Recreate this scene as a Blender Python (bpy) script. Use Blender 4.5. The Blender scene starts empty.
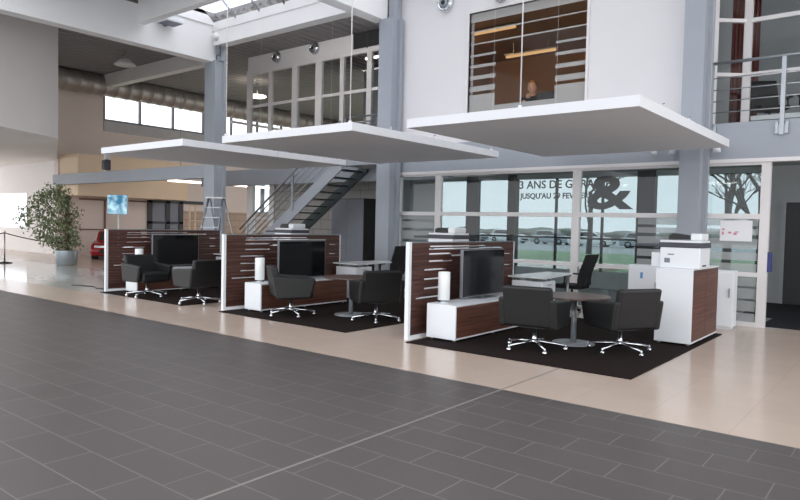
import bpy, bmesh, math, random
from mathutils import Vector, Matrix
random.seed(7)
sc = bpy.context.scene
COL = sc.collection
PI = math.pi

# ------------------------------------------------------------------ camera
F = 654.27; YAW, PIT, ROL = -.6723, -.03908, .02192; CH = 1.5
fw = Vector((math.sin(YAW)*math.cos(PIT), math.cos(YAW)*math.cos(PIT), math.sin(PIT)))
r0 = Vector((math.cos(YAW), -math.sin(YAW), 0)); u0 = r0.cross(fw)
rt = math.cos(ROL)*r0 + math.sin(ROL)*u0; up = -math.sin(ROL)*r0 + math.cos(ROL)*u0
cd = bpy.data.cameras.new('camera'); cam = bpy.data.objects.new('camera', cd); COL.objects.link(cam)
cd.sensor_width = 36; cd.lens = F/800*36; cd.clip_end = 400; cd.clip_start = .05
cam.matrix_world = Matrix(((rt.x, up.x, -fw.x, 0), (rt.y, up.y, -fw.y, 0), (rt.z, up.z, -fw.z, CH), (0, 0, 0, 1)))
sc.camera = cam

# ------------------------------------------------------------------ materials
def lin(c):
    return tuple((v/255/12.92 if v/255 <= .04045 else ((v/255+.055)/1.055)**2.4) for v in c)
def nt(m):
    m.use_nodes = True
    t = m.node_tree; t.nodes.clear()
    o = t.nodes.new('ShaderNodeOutputMaterial')
    return t, o
def mat(name, rgb, rough=.5, metal=0, var=.06, scale=(6, 6, 6), spec=.5, bump=0):
    m = bpy.data.materials.new(name); t, o = nt(m); N = t.nodes; L = t.links
    b = N.new('ShaderNodeBsdfPrincipled'); L.new(b.outputs[0], o.inputs[0])
    b.inputs['Roughness'].default_value = rough; b.inputs['Metallic'].default_value = metal
    b.inputs['Specular IOR Level'].default_value = spec
    c = lin(rgb)
    tc = N.new('ShaderNodeTexCoord'); mp = N.new('ShaderNodeMapping'); mp.inputs['Scale'].default_value = scale
    L.new(tc.outputs['Object'], mp.inputs[0])
    n = N.new('ShaderNodeTexNoise'); n.inputs['Scale'].default_value = 1; n.inputs['Detail'].default_value = 4
    L.new(mp.outputs[0], n.inputs['Vector'])
    r = N.new('ShaderNodeValToRGB'); L.new(n.outputs['Fac'], r.inputs[0])
    r.color_ramp.elements[0].position = .3; r.color_ramp.elements[1].position = .7
    r.color_ramp.elements[0].color = (*[max(0, v*(1-var)) for v in c], 1)
    r.color_ramp.elements[1].color = (*[min(1, v*(1+var)) for v in c], 1)
    L.new(r.outputs[0], b.inputs['Base Color'])
    if bump:
        bp = N.new('ShaderNodeBump'); bp.inputs['Strength'].default_value = bump
        L.new(n.outputs['Fac'], bp.inputs['Height']); L.new(bp.outputs[0], b.inputs['Normal'])
    return m
def emit(name, rgb, s):
    m = bpy.data.materials.new(name); t, o = nt(m)
    e = t.nodes.new('ShaderNodeEmission'); e.inputs[0].default_value = (*lin(rgb), 1); e.inputs[1].default_value = s
    t.links.new(e.outputs[0], o.inputs[0]); return m
def glass(name, tint, refl=1.0, rough=.0):
    m = bpy.data.materials.new(name); t, o = nt(m); N = t.nodes; L = t.links
    tr = N.new('ShaderNodeBsdfTransparent'); tr.inputs[0].default_value = (*tint, 1)
    g = N.new('ShaderNodeBsdfGlossy'); g.inputs['Roughness'].default_value = rough
    fr = N.new('ShaderNodeFresnel'); fr.inputs[0].default_value = 1.5
    mu = N.new('ShaderNodeMath'); mu.operation = 'MULTIPLY_ADD'; mu.inputs[1].default_value = refl; mu.inputs[2].default_value = 0
    L.new(fr.outputs[0], mu.inputs[0])
    ge = N.new('ShaderNodeNewGeometry'); iv = N.new('ShaderNodeMath'); iv.operation = 'SUBTRACT'; iv.inputs[0].default_value = 1; L.new(ge.outputs['Backfacing'], iv.inputs[1])
    m2 = N.new('ShaderNodeMath'); m2.operation = 'MULTIPLY'; L.new(mu.outputs[0], m2.inputs[0]); L.new(iv.outputs[0], m2.inputs[1])
    mx = N.new('ShaderNodeMixShader'); L.new(m2.outputs[0], mx.inputs[0]); L.new(tr.outputs[0], mx.inputs[1]); L.new(g.outputs[0], mx.inputs[2])
    L.new(mx.outputs[0], o.inputs[0]); return m
def frost(name, rgb, fac):
    m = bpy.data.materials.new(name); t, o = nt(m); N = t.nodes; L = t.links
    tr = N.new('ShaderNodeBsdfTransparent'); d = N.new('ShaderNodeBsdfDiffuse'); d.inputs[0].default_value = (*lin(rgb), 1)
    mx = N.new('ShaderNodeMixShader'); mx.inputs[0].default_value = fac
    L.new(tr.outputs[0], mx.inputs[1]); L.new(d.outputs[0], mx.inputs[2]); L.new(mx.outputs[0], o.inputs[0]); return m
def tiles(name, rgb, grout, tx, ty, gx, ox, oy, shift, rough, spec=.5, var=.1, gstr=1.0):
    """rectangular floor tiles laid in rows along X, each row shifted by `shift` of a tile"""
    m = bpy.data.materials.new(name); t, o = nt(m); N = t.nodes; L = t.links
    b = N.new('ShaderNodeBsdfPrincipled'); L.new(b.outputs[0], o.inputs[0])
    b.inputs['Specular IOR Level'].default_value = spec
    tc = N.new('ShaderNodeTexCoord'); sp = N.new('ShaderNodeSeparateXYZ'); L.new(tc.outputs['Object'], sp.inputs[0])
    def M(op, a, bb=None, c=None):
        n = N.new('ShaderNodeMath'); n.operation = op
        for i, v in enumerate((a, bb, c)):
            if v is None: continue
            if isinstance(v, (int, float)): n.inputs[i].default_value = v
            else: L.new(v, n.inputs[i])
        return n.outputs[0]
    v = M('DIVIDE', M('SUBTRACT', sp.outputs[1], oy), ty)
    row = M('FLOOR', v)
    u = M('ADD', M('DIVIDE', M('SUBTRACT', sp.outputs[0], ox), tx), M('MULTIPLY', row, shift))
    fu = M('FRACT', u); fv = M('FRACT', v)
    eu = M('MULTIPLY', M('MINIMUM', fu, M('SUBTRACT', 1, fu)), tx)
    ev = M('MULTIPLY', M('MINIMUM', fv, M('SUBTRACT', 1, fv)), ty)
    e = M('MINIMUM', eu, ev)
    g = M('LESS_THAN', e, gx)
    g = M('MULTIPLY', g, gstr)
    wn = N.new('ShaderNodeTexWhiteNoise'); wn.noise_dimensions = '2D'
    cb = N.new('ShaderNodeCombineXYZ'); L.new(M('FLOOR', u), cb.inputs[0]); L.new(row, cb.inputs[1]); L.new(cb.outputs[0], wn.inputs['Vector'])
    n1 = N.new('ShaderNodeTexNoise'); n1.inputs['Scale'].default_value = 3; n1.inputs['Detail'].default_value = 6
    L.new(tc.outputs['Object'], n1.inputs['Vector'])
    val = M('ADD', M('MULTIPLY', wn.outputs['Value'], var*.7), M('ADD', M('MULTIPLY', n1.outputs['Fac'], var), 1-var*.85))
    c = N.new('ShaderNodeMixRGB'); c.blend_type = 'MULTIPLY'; c.inputs[0].default_value = 1
    c.inputs[1].default_value = (*lin(rgb), 1); L.new(val, c.inputs[2])
    mx = N.new('ShaderNodeMixRGB'); L.new(g, mx.inputs[0]); L.new(c.outputs[0], mx.inputs[1]); mx.inputs[2].default_value = (*lin(grout), 1)
    L.new(mx.outputs[0], b.inputs['Base Color'])
    rr = M('ADD', rough, M('MULTIPLY', n1.outputs['Fac'], .08)); L.new(rr, b.inputs['Roughness'])
    return m
def blocks(name, rgb, grout, w, h, rough=.8, axis='X'):
    m = bpy.data.materials.new(name); t, o = nt(m); N = t.nodes; L = t.links
    b = N.new('ShaderNodeBsdfPrincipled'); L.new(b.outputs[0], o.inputs[0]); b.inputs['Roughness'].default_value = rough
    tc = N.new('ShaderNodeTexCoord'); sp = N.new('ShaderNodeSeparateXYZ'); cb = N.new('ShaderNodeCombineXYZ')
    L.new(tc.outputs['Object'], sp.inputs[0]); L.new(sp.outputs[0 if axis == 'X' else 1], cb.inputs[0]); L.new(sp.outputs[2], cb.inputs[1])
    br = N.new('ShaderNodeTexBrick'); L.new(cb.outputs[0], br.inputs['Vector'])
    c = lin(rgb); br.inputs['Color1'].default_value = (*c, 1); br.inputs['Color2'].default_value = (*[v*.86 for v in c], 1)
    br.inputs['Mortar'].default_value = (*lin(grout), 1); br.inputs['Scale'].default_value = 1
    br.inputs['Brick Width'].default_value = w; br.inputs['Row Height'].default_value = h; br.inputs['Mortar Size'].default_value = .012
    L.new(br.outputs['Color'], b.inputs['Base Color']); return m
def wood(name, c1, c2, axis=1, rough=.35):
    m = bpy.data.materials.new(name); t, o = nt(m); N = t.nodes; L = t.links
    b = N.new('ShaderNodeBsdfPrincipled'); L.new(b.outputs[0], o.inputs[0]); b.inputs['Roughness'].default_value = rough
    tc = N.new('ShaderNodeTexCoord'); mp = N.new('ShaderNodeMapping')
    s = [45, 45, 45]; s[axis] = 1.3; mp.inputs['Scale'].default_value = s
    L.new(tc.outputs['Object'], mp.inputs[0])
    n = N.new('ShaderNodeTexNoise'); n.inputs['Scale'].default_value = 1; n.inputs['Detail'].default_value = 5; n.inputs['Distortion'].default_value = .4
    L.new(mp.outputs[0], n.inputs['Vector'])
    r = N.new('ShaderNodeValToRGB'); L.new(n.outputs['Fac'], r.inputs[0])
    r.color_ramp.elements[0].position = .32; r.color_ramp.elements[1].position = .68
    r.color_ramp.elements[0].color = (*lin(c1), 1); r.color_ramp.elements[1].color = (*lin(c2), 1)
    L.new(r.outputs[0], b.inputs['Base Color']); return m

M_ = {}
M_['white_wall'] = mat('white_wall', (226, 224, 226), .85, var=.015, scale=(.8, .8, .8))
M_['drum'] = mat('drum_plaster', (236, 232, 229), .85, var=.02, scale=(.6, .6, .6))
M_['white_gloss'] = mat('white_lacquer', (232, 236, 240), .3, var=.01)
M_['canopy'] = mat('canopy_board', (226, 228, 232), .6, var=.015, scale=(2, 2, 2))
M_['bluegrey'] = mat('bluegrey_steel', (158, 164, 173), .55, var=.03, scale=(2, 2, 2))
M_['steel_white'] = mat('white_steel', (236, 236, 236), .5, var=.02, scale=(1, 1, 1))
M_['frame'] = mat('white_frame', (225, 222, 222), .4, var=.01)
M_['chrome'] = mat('chrome', (215, 218, 222), .18, 1, var=.02)
M_['alu'] = mat('brushed_aluminium', (160, 165, 170), .38, .9, var=.05)
M_['leather'] = mat('black_leather', (19, 21, 22), .5, var=.12, scale=(9, 9, 9), bump=.04)
M_['black'] = mat('black_plastic', (20, 20, 22), .45, var=.1)
M_['mesh_black'] = mat('black_mesh_fabric', (24, 24, 27), .8, var=.25, scale=(60, 60, 60))
M_['screen'] = mat('dark_screen_glass', (7, 7, 9), .08, var=.1)
M_['rug'] = mat('dark_brown_rug', (37, 29, 28), .95, var=.18, scale=(50, 50, 50), bump=.15, spec=.1)
M_['walnut'] = wood('walnut_veneer', (70, 40, 32), (118, 76, 60), 1)
M_['walnut_board'] = wood('walnut_boards', (56, 32, 28), (96, 62, 52), 1, .45)
M_['lamp_white'] = mat('opal_lamp_shade', (236, 240, 240), .4, var=.01)
M_['grey_table'] = mat('grey_lacquered_metal', (150, 156, 160), .3, .3, var=.03)
M_['table_top'] = wood('table_top_wood', (74, 55, 50), (104, 84, 76), 1)
M_['desk_top'] = mat('pale_desk_laminate', (224, 228, 230), .25, var=.01)
M_['deck'] = mat('grey_roof_deck', (150, 148, 148), .7, var=.05, scale=(.5, .5, .5))
M_['duct'] = mat('spiral_duct_metal', (172, 164, 160), .4, .5, var=.1, scale=(.2, 9, .2))
M_['beige'] = mat('beige_panel', (232, 208, 180), .7, var=.03, scale=(1, 1, 1))
M_['leftwall'] = mat('grey_beige_plaster', (226, 212, 204), .85, var=.03, scale=(.7, .7, .7))
M_['brick_left'] = blocks('warm_block_wall', (192, 168, 150), (150, 130, 114), .6, .3, axis='Y')
M_['brick_back'] = blocks('grey_block_wall', (176, 174, 170), (128, 126, 124), .7, .32, axis='X')
M_['dark'] = mat('dark_grey_paint', (62, 64, 68), .6, var=.04)
M_['locker_grey'] = mat('locker_grey', (122, 126, 136), .5, var=.03)
M_['charcoal'] = mat('charcoal_plastic', (70, 72, 80), .5, var=.05)
M_['leaf'] = mat('ficus_leaf', (120, 132, 96), .5, var=.4, scale=(2.5, 2.5, 2.5))
M_['bark'] = mat('bark', (112, 92, 76), .9, var=.2, scale=(20, 20, 4))
M_['pot'] = mat('silver_planter', (168, 178, 184), .35, .6, var=.05)
M_['soil'] = mat('potting_soil', (50, 38, 30), .95, var=.3, scale=(30, 30, 30))
M_['red'] = mat('red_car_paint', (150, 24, 30), .25, var=.03)
M_['car_white'] = mat('white_car_paint', (232, 236, 238), .25, var=.01)
M_['car_silver'] = mat('silver_car_paint', (176, 184, 190), .25, .3, var=.02)
M_['car_glass'] = mat('car_window_glass', (40, 50, 56), .1, var=.03)
M_['tyre'] = mat('tyre_rubber', (26, 26, 28), .85, var=.1)
M_['grass'] = mat('grass_lawn', (150, 172, 142), .95, var=.2, scale=(3, 3, 3))
M_['asphalt'] = mat('car_park_asphalt', (176, 180, 182), .95, var=.06)
M_['hedge'] = mat('far_hedge', (120, 126, 118), .95, var=.3, scale=(.6, .6, .6))
M_['twig'] = mat('bare_branch_bark', (74, 72, 72), .9, var=.2)
M_['skin'] = mat('skin', (238, 190, 158), .6, var=.04)
M_['hair'] = mat('fair_hair', (196, 138, 78), .6, var=.2, scale=(40, 40, 40))
M_['jacket'] = mat('black_jacket_cloth', (28, 27, 30), .9, var=.1)
M_['brown_wall'] = mat('warm_office_wall', (160, 128, 104), .85, var=.03, scale=(1, 1, 1))
M_['curtain'] = mat('dark_red_curtain', (112, 62, 58), .9, var=.1, scale=(20, 20, 1))
M_['ofloor'] = mat('grey_office_carpet', (140, 142, 144), .95, var=.08, scale=(20, 20, 20))
M_['ogrey'] = mat('grey_office_wall', (168, 172, 174), .85, var=.02)
M_['ink'] = mat('dark_grey_vinyl', (74, 80, 86), .6, var=.02)
M_['paper'] = mat('white_paper', (236, 236, 240), .8, var=.01)
M_['cardboard'] = mat('cardboard', (206, 168, 132), .9, var=.05)
M_['bluebox'] = mat('blue_plastic', (52, 60, 120), .5, var=.04)
M_['bluemark'] = mat('blue_sticker', (96, 150, 206), .5, var=.02)
M_['pink'] = mat('red_print', (206, 140, 148), .7, var=.02)
M_['rope'] = mat('dark_red_rope', (70, 52, 52), .9, var=.1)
M_['tread'] = mat('dark_green_steel', (66, 76, 78), .5, .3, var=.08)
M_['glass'] = glass('window_glass', (.84, .88, .885), .9)
M_['glass_clear'] = glass('clear_window_glass', (.93, .94, .94), .35)
M_['glass_far'] = glass('far_window_glass', (.575, .615, .625), .4)
M_['sky_glass'] = glass('skylight_glass', (.97, .98, 1), .3)
M_['frost'] = frost('frosted_film', (196, 200, 200), .42)
M_['frost_band'] = frost('frosted_band', (200, 200, 198), .5)
M_['tube_warm'] = emit('warm_tube', (255, 200, 140), .4)
M_['tube_added_warm'] = emit('added_warm_tube', (255, 206, 150), 20)  # strong emission for the added upper office tubes
M_['tube_added_day'] = emit('added_daylight_tube', (250, 246, 240), 14)  # emission for the added tubes hidden behind beams
M_['tube_white'] = emit('white_tube', (255, 236, 222), 3)
M_['display'] = None

def display_mat():
    m = bpy.data.materials.new('display_picture'); t, o = nt(m); N = t.nodes; L = t.links
    e = N.new('ShaderNodeEmission'); L.new(e.outputs[0], o.inputs[0]); e.inputs[1].default_value = .75
    tc = N.new('ShaderNodeTexCoord'); n = N.new('ShaderNodeTexNoise'); n.inputs['Scale'].default_value = 3.2
    L.new(tc.outputs['Object'], n.inputs['Vector']); r = N.new('ShaderNodeValToRGB'); L.new(n.outputs['Fac'], r.inputs[0])
    r.color_ramp.elements[0].position = .38; r.color_ramp.elements[1].position = .62
    r.color_ramp.elements[0].color = (*lin((60, 110, 140)), 1); r.color_ramp.elements[1].color = (*lin((176, 212, 226)), 1)
    L.new(r.outputs[0], e.inputs[0]); return m
M_['display'] = display_mat()

# ------------------------------------------------------------------ mesh helpers
class MB:
    def __init__(s): s.bm = bmesh.new()
    def _bev(s, verts, bev, seg=2):
        if bev > 0:
            es = list({e for v in verts for e in v.link_edges})
            bmesh.ops.bevel(s.bm, geom=es, offset=bev, segments=seg, affect='EDGES', profile=.5)
    def box(s, x0, x1, y0, y1, z0, z1, bev=0, mtx=None, mi=0):
        P = [(x, y, z) for x in (x0, x1) for y in (y0, y1) for z in (z0, z1)]
        if mtx is not None: P = [mtx @ Vector(p) for p in P]
        v = [s.bm.verts.new(p) for p in P]
        for q in ((0, 1, 3, 2), (4, 6, 7, 5), (0, 4, 5, 1), (2, 3, 7, 6), (0, 2, 6, 4), (1, 5, 7, 3)):
            f = s.bm.faces.new([v[i] for i in q]); f.material_index = mi
        s._bev(v, bev); return s
    def prism(s, pts, axis, a, b, bev=0, mi=0):
        """polygon pts (2D) extruded along axis from a to b"""
        def P(p, t): return {'x': (t, p[0], p[1]), 'y': (p[0], t, p[1]), 'z': (p[0], p[1], t)}[axis]
        A = [s.bm.verts.new(P(p, a)) for p in pts]; B = [s.bm.verts.new(P(p, b)) for p in pts]
        n = len(pts); fs = [s.bm.faces.new(A[::-1]), s.bm.faces.new(B)]
        for i in range(n): fs.append(s.bm.faces.new((A[i], A[(i+1) % n], B[(i+1) % n], B[i])))
        for f in fs: f.material_index = mi
        bmesh.ops.recalc_face_normals(s.bm, faces=fs)
        s._bev(A+B, bev); return s
    def tube(s, pts, r, n=8, cap=True):
        pts = [Vector(p) for p in pts]; R = r if isinstance(r, (list, tuple)) else [r]*len(pts)
        rings = []
        ref = None
        for i, p in enumerate(pts):
            d = (pts[min(i+1, len(pts)-1)] - pts[max(i-1, 0)]).normalized()
            if ref is None: ref = Vector((0, 0, 1)) if abs(d.z) < .9 else Vector((1, 0, 0))
            a = d.cross(ref)
            if a.length < 1e-4: a = d.cross(Vector((0, 1, 0)))
            a.normalize(); b = d.cross(a).normalized(); ref = b.cross(d) if False else ref
            rings.append([s.bm.verts.new(p + (a*math.cos(2*PI*k/n) + b*math.sin(2*PI*k/n))*R[i]) for k in range(n)])
        for i in range(len(rings)-1):
            for k in range(n):
                f = s.bm.faces.new((rings[i][k], rings[i][(k+1) % n], rings[i+1][(k+1) % n], rings[i+1][k])); f.smooth = True
        if cap: s.bm.faces.new(rings[0][::-1]); s.bm.faces.new(rings[-1])
        return s
    def lathe(s, prof, c=(0, 0, 0), n=24, ax='z', smooth=True):
        rings = []
        for (r, h) in prof:
            ring = []
            for k in range(n):
                a = 2*PI*k/n; x, y = r*math.cos(a), r*math.sin(a)
                p = {'z': (x, y, h), 'y': (x, h, y), 'x': (h, x, y)}[ax]
                ring.append(s.bm.verts.new((c[0]+p[0], c[1]+p[1], c[2]+p[2])))
            rings.append(ring)
        for i in range(len(rings)-1):
            for k in range(n):
                f = s.bm.faces.new((rings[i][k], rings[i][(k+1) % n], rings[i+1][(k+1) % n], rings[i+1][k])); f.smooth = smooth
        s.bm.faces.new(rings[0][::-1]); s.bm.faces.new(rings[-1]); return s
    def ball(s, c, r, sub=2, sc_=(1, 1, 1)):
        m = Matrix.Translation(c) @ Matrix.Diagonal((*[r*k for k in sc_], 1))
        res = bmesh.ops.create_icosphere(s.bm, subdivisions=sub, radius=1, matrix=m)
        for v in res['verts']:
            for f in v.link_faces: f.smooth = True
        return s
    def build(s, name, m, parent=None, smooth=False):
        bmesh.ops.recalc_face_normals(s.bm, faces=s.bm.faces[:])
        me = bpy.data.meshes.new(name); s.bm.to_mesh(me); s.bm.free()
        ms = m if isinstance(m, (list, tuple)) else [m]
        for q in ms: me.materials.append(M_[q] if isinstance(q, str) else q)
        if smooth:
            for p in me.polygons: p.use_smooth = True
        o = bpy.data.objects.new(name, me); COL.objects.link(o)
        if parent is not None: o.parent = parent
        return o
def tag(o, label, cat, group=None, kind=None):
    o['label'] = label; o['category'] = cat
    if group: o['group'] = group
    if kind: o['kind'] = kind
    return o
def thing(name, label, cat, loc=(0, 0, 0), rotz=0, group=None):
    o = bpy.data.objects.new(name, None); COL.objects.link(o); o.empty_display_size = .1
    o.location = loc; o.rotation_euler = (0, 0, rotz)
    return tag(o, label, cat, group)
def dup(o, loc=None, rotz=None, label=None, parent=None):
    c = o.copy(); COL.objects.link(c)
    if parent is not None: c.parent = parent
    if loc is not None: c.location = loc
    if rotz is not None: c.rotation_euler = (0, 0, rotz)
    if label: c['label'] = label
    for ch in list(o.children): dup(ch, parent=c)
    return c
def struct(name, label, cat, loc=(0, 0, 0)):
    o = thing(name, label, cat, loc); o['kind'] = 'structure'; return o
def sbox(name, label, cat, m, boxes, parent=None, bev=0):
    b = MB()
    for q in boxes: b.box(*q, bev=bev)
    o = b.build(name, m, parent)
    if parent is None: tag(o, label, cat, kind='structure')
    return o

# ------------------------------------------------------------------ setting
M_['tile_dark'] = tiles('slate_floor_tiles', (84, 79, 78), (124, 117, 114), .612, .302, .0042, -1.855, 3.235, -.335, .36, .45, .12, .85)
M_['tile_tan'] = tiles('tan_floor_tiles', (196, 178, 164), (172, 156, 142), .637, .637, .002, -1.06, 5.28, 0, .16, .5, .05, .7)
M_['tile_gloss'] = tiles('pale_grey_gloss_tiles', (196, 196, 192), (170, 170, 168), .6, .6, .003, -12.2, 6.32, 0, .06, .6, .06, .6)
b = MB()
def fz(x0, x1, y0, y1, mi): b.box(x0, x1, y0, y1, -.12, 0, mi=mi)
fz(-36, 9, -7, 5.28, 0)
fz(-36, -12.1, 5.28, 6.32, 1); fz(-12.1, 9, 5.28, 11.66, 1)
fz(-36, -12.1, 6.32, 9.3, 2); fz(-36, -12.1, 9.3, 11.66, 1); fz(-36, -9.4, 11.66, 28, 1)
tag(b.build('floor', ['tile_dark', 'tile_tan', 'tile_gloss']), 'showroom floor of slate grey, tan and glossy pale tiles', 'floor', kind='structure')
sbox('floor', 'dark grey carpet floor of the glazed back office', 'floor', 'ofloor', [(-9.39, 4, 11.67, 16.2, -.12, 0), (-12.4, -9.39, 15.72, 16.2, -.12, .001)])
sbox('trim_1', 'pale expansion strip running across the tiled floor', 'floor strip', mat('strip', (132, 126, 122), .6), [(-2.98, -2.96, -6, 11.5, -.02, .0015)])

# roof deck: corrugated sheet with the skylight left open
SX0, SX1, SY0, SY1 = -15.75, -9.85, 9.25, 11.18
def deck(x0, x1, y0, y1, bb):
    n = max(1, int((x1-x0)/.3)); w = (x1-x0)/n
    pts = []
    for i in range(n):
        x = x0+i*w
        pts += [(x, 7.2), (x+w*.35, 7.2), (x+w*.5, 7.12), (x+w*.85, 7.12)]
    pts += [(x1, 7.2), (x1, 7.3), (x0, 7.3)]
    bb.prism(pts, 'y', y0, y1)
b = MB(); deck(-28, SX0, -1, 28, b); deck(SX0, -12.5, SY1+.02, 28, b); deck(-12.5, 9, SY1+.02, 18.2, b); deck(SX0, 9, 5.6, SY0, b); deck(SX1, 9, -1, 2.4, b)
tag(b.build('ceiling', 'deck'), 'corrugated grey metal roof deck over the hall', 'ceiling', kind='structure')
def skylight(name, label, x0, x1):
    t = struct(name, label, 'skylight'); zb = 7.04; zf = zb+(SY1-SY0)*.8
    b = MB(); b.box(x0-.1, x1+.1, SY1, SY1+.1, 6.8, zb); b.box(x0-.1, x1+.1, SY0-.1, SY0, 7.1, zf)
    b.prism([(SY0, 6.95), (SY1, 6.95), (SY1, zb), (SY0, zf)], 'x', x0-.1, x0); b.prism([(SY0, 6.95), (SY1, 6.95), (SY1, zb), (SY0, zf)], 'x', x1, x1+.1)
    b.build('upstand', 'steel_white', t)
    b = MB(); b.prism([(SY0, zf), (SY1, zb), (SY1, zb+.02), (SY0, zf+.02)], 'x', x0, x1); b.build('pane', 'sky_glass', t)
    n = max(2, round((x1-x0)/1.05))
    for i in range(1, n):
        x = x0+(x1-x0)*i/n; b = MB(); b.prism([(SY0, zf-.06), (SY1, zb-.06), (SY1, zb), (SY0, zf)], 'x', x-.02, x+.02); b.build('glazing_bar', 'alu', t)
skylight('window_1', 'long bright skylight with thin dark glazing bars in the roof', SX0, SX1)
def added_flat_skylight(name, label, x0, x1, y0, y1):
    t = struct(name, label, 'skylight')
    b = MB(); b.box(x0, x1, y0, y1, 7.26, 7.28); b.build('pane', 'sky_glass', t)
    for i in range(1, 5):
        x = x0+(x1-x0)*i/5; b = MB(); b.box(x-.02, x+.02, y0, y1, 7.2, 7.26); b.build('glazing_bar', 'alu', t)
added_flat_skylight('added_window_14', 'added out-of-view flat skylight over the slate floor on the left', SX0, -9.85, -1, 5.6)  # roof opening added out of view to brighten the white volume and floor
added_flat_skylight('added_window_15', 'added out-of-view flat skylight over the slate floor on the right', -9.5, 6.2, 2.4, 5.6)  # added opening outside the frame, lets more sky into the right bays
skylight('added_window_12', 'added unseen skylight lighting the white upper wall', -9.45, -3.3)  # added above the frame so daylight falls on the upper wall
skylight('added_window_13', 'added unseen skylight lighting the right balcony', -2.9, 6.2)  # same added opening repeated over the balcony for more daylight
# steel beams and columns
def hbeam(name, label, m, x0, x1, y0, y1, z0, z1):
    bb = MB(); bb.box(x0, x1, y0, y1, z0, z1)
    return tag(bb.build(name, m), label, 'beam', kind='structure')
hbeam('beam', 'white roof beam running in over the left column', 'steel_white', -16.15, -15.8, -1, 11.3, 5.97, 6.95)
hbeam('beam', 'white roof beam running in over the middle column', 'steel_white', -9.83, -9.5, -1, 11.3, 6.02, 6.98)
hbeam('beam', 'white cross beam in front of the skylight', 'steel_white', -15.8, -9.83, 8.95, 9.15, 6.47, 7.1)
hbeam('beam', 'white beam along the back edge of the skylight', 'steel_white', -15.78, -9.85, 11.2, 11.5, 6.4, 6.8)
hbeam('beam', 'white sloping beam under the dark left hall ceiling', 'steel_white', -26, -18.7, 12.9, 13.2, 6.62, 7.1)
def column(label, x0, x1, y0, y1, z0, z1, m='bluegrey'):
    xm = (x0+x1)/2; ym = (y0+y1)/2
    bb = MB(); bb.box(x0, x1, y0, y0+.03, z0, z1); bb.box(x0, x1, y1-.03, y1, z0, z1); bb.box(xm-.015, xm+.015, y0+.03, y1-.03, z0, z1)
    return tag(bb.build('column', m), label, 'column', kind='structure')
def column2(label, x0, x1, y0, y1, z0, z1):
    """H section with its web towards the room: flanges at both sides"""
    bb = MB(); bb.box(x0, x1, y0, y1-.12, z0, z1); bb.box(x1-.03, x1+.07, y1-.1, y1, z0, z1); bb.box(x0-.0, x1, y1-.12, y1, z0, z1)
    return tag(bb.build('column', 'bluegrey'), label, 'column', kind='structure')
column2('blue-grey steel column left of the staircase', -16.17, -15.68, 11.2, 11.55, 0, 6.0)
column2('blue-grey steel column beside the white upper wall', -9.6, -9.22, 11.15, 11.45, 0, 6.02)
column2('blue-grey steel column behind the tall printer cabinet', -3.14, -2.82, 11.2, 11.5, 0, 7.1)
sbox('beam', 'blue-grey edge beam of the upper floor above the glazing', 'beam', 'bluegrey', [(-9.4, 4, 11.52, 11.9, 2.64, 3.24)])
sbox('beam', 'blue-grey beam behind the staircase', 'beam', 'bluegrey', [(-20.6, -9.7, 14.16, 14.4, 2.72, 3.24)])
sbox('beam', 'blue-grey beam running left from the left column', 'beam', 'bluegrey', [(-26, -16.32, 11.3, 11.5, 2.72, 3.1)])
sbox('ceiling', 'upper floor slab above the glazed back office', 'floor slab', 'ogrey', [(-9.4, 4, 11.9, 17, 2.92, 3.2)])
sbox('ceiling', 'landing slab at the head of the stairs', 'floor slab', 'bluegrey', [(-12.45, -9.5, 13.0, 14.15, 3.06, 3.24)])
sbox('ceiling', 'walkway slab behind the stair head', 'floor slab', 'bluegrey', [(-18.3, -9.5, 14.41, 18.1, 3.0, 3.22)])

sbox('trim_5', 'steel column head beside the white upper wall', 'column head', 'bluegrey', [(-9.47, -9.24, 11.32, 11.46, 6.02, 7.1)])
sbox('trim_6', 'steel column head above the left column', 'column head', 'bluegrey', [(-15.78, -15.6, 11.32, 11.5, 6.0, 6.4)])

# white upper wall with its office window
WX0, WX1, WZ0, WZ1 = -7.46, -4.92, 3.5, 5.86
sbox('wall_back', 'plain white upper wall between the two columns', 'wall', 'white_wall',
     [(-9.41, WX0, 11.52, 11.7, 3.24, 7.12), (WX1, -3.22, 11.52, 11.7, 3.24, 7.12), (WX0, WX1, 11.52, 11.7, WZ1, 7.12), (WX0, WX1, 11.52, 11.7, 3.24, WZ0)])
t = struct('window_2', 'large upper office window with frosted stripes at both sides', 'window')
b = MB(); b.box(WX0, WX1, 11.58, 11.59, WZ0, WZ1); b.build('pane', 'glass_clear', t)
b = MB(); f = .05
b.box(WX0-f, WX0, 11.49, 11.6, WZ0-f, WZ1+f); b.box(WX1, WX1+f, 11.49, 11.6, WZ0-f, WZ1+f); b.box(WX0, WX1, 11.49, 11.6, WZ1, WZ1+f); b.box(WX0, WX1, 11.49, 11.6, WZ0-f, WZ0)
b.build('frame', 'frame', t)
b = MB()
def strip(x0, x1, z0, z1): b.box(x0, x1, 11.565, 11.568, z0, z1)
strip(WX0, WX1, 5.68, WZ1); strip(WX0, WX1, 5.47, 5.495); strip(WX0, WX1, 5.22, 5.25)
for (z, h) in ((5.0, .045), (4.78, .06), (4.55, .08), (4.32, .11)):
    strip(WX0, -6.85, z-h/2, z+h/2); strip(-5.55, WX1, z-h/2, z+h/2)
strip(WX0, -6.85, 3.5, 4.2); strip(-5.55, WX1, 3.5, 4.2); strip(-6.85, -5.55, 3.5, 3.95)
b.build('frosting', 'frost_band', t)
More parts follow.
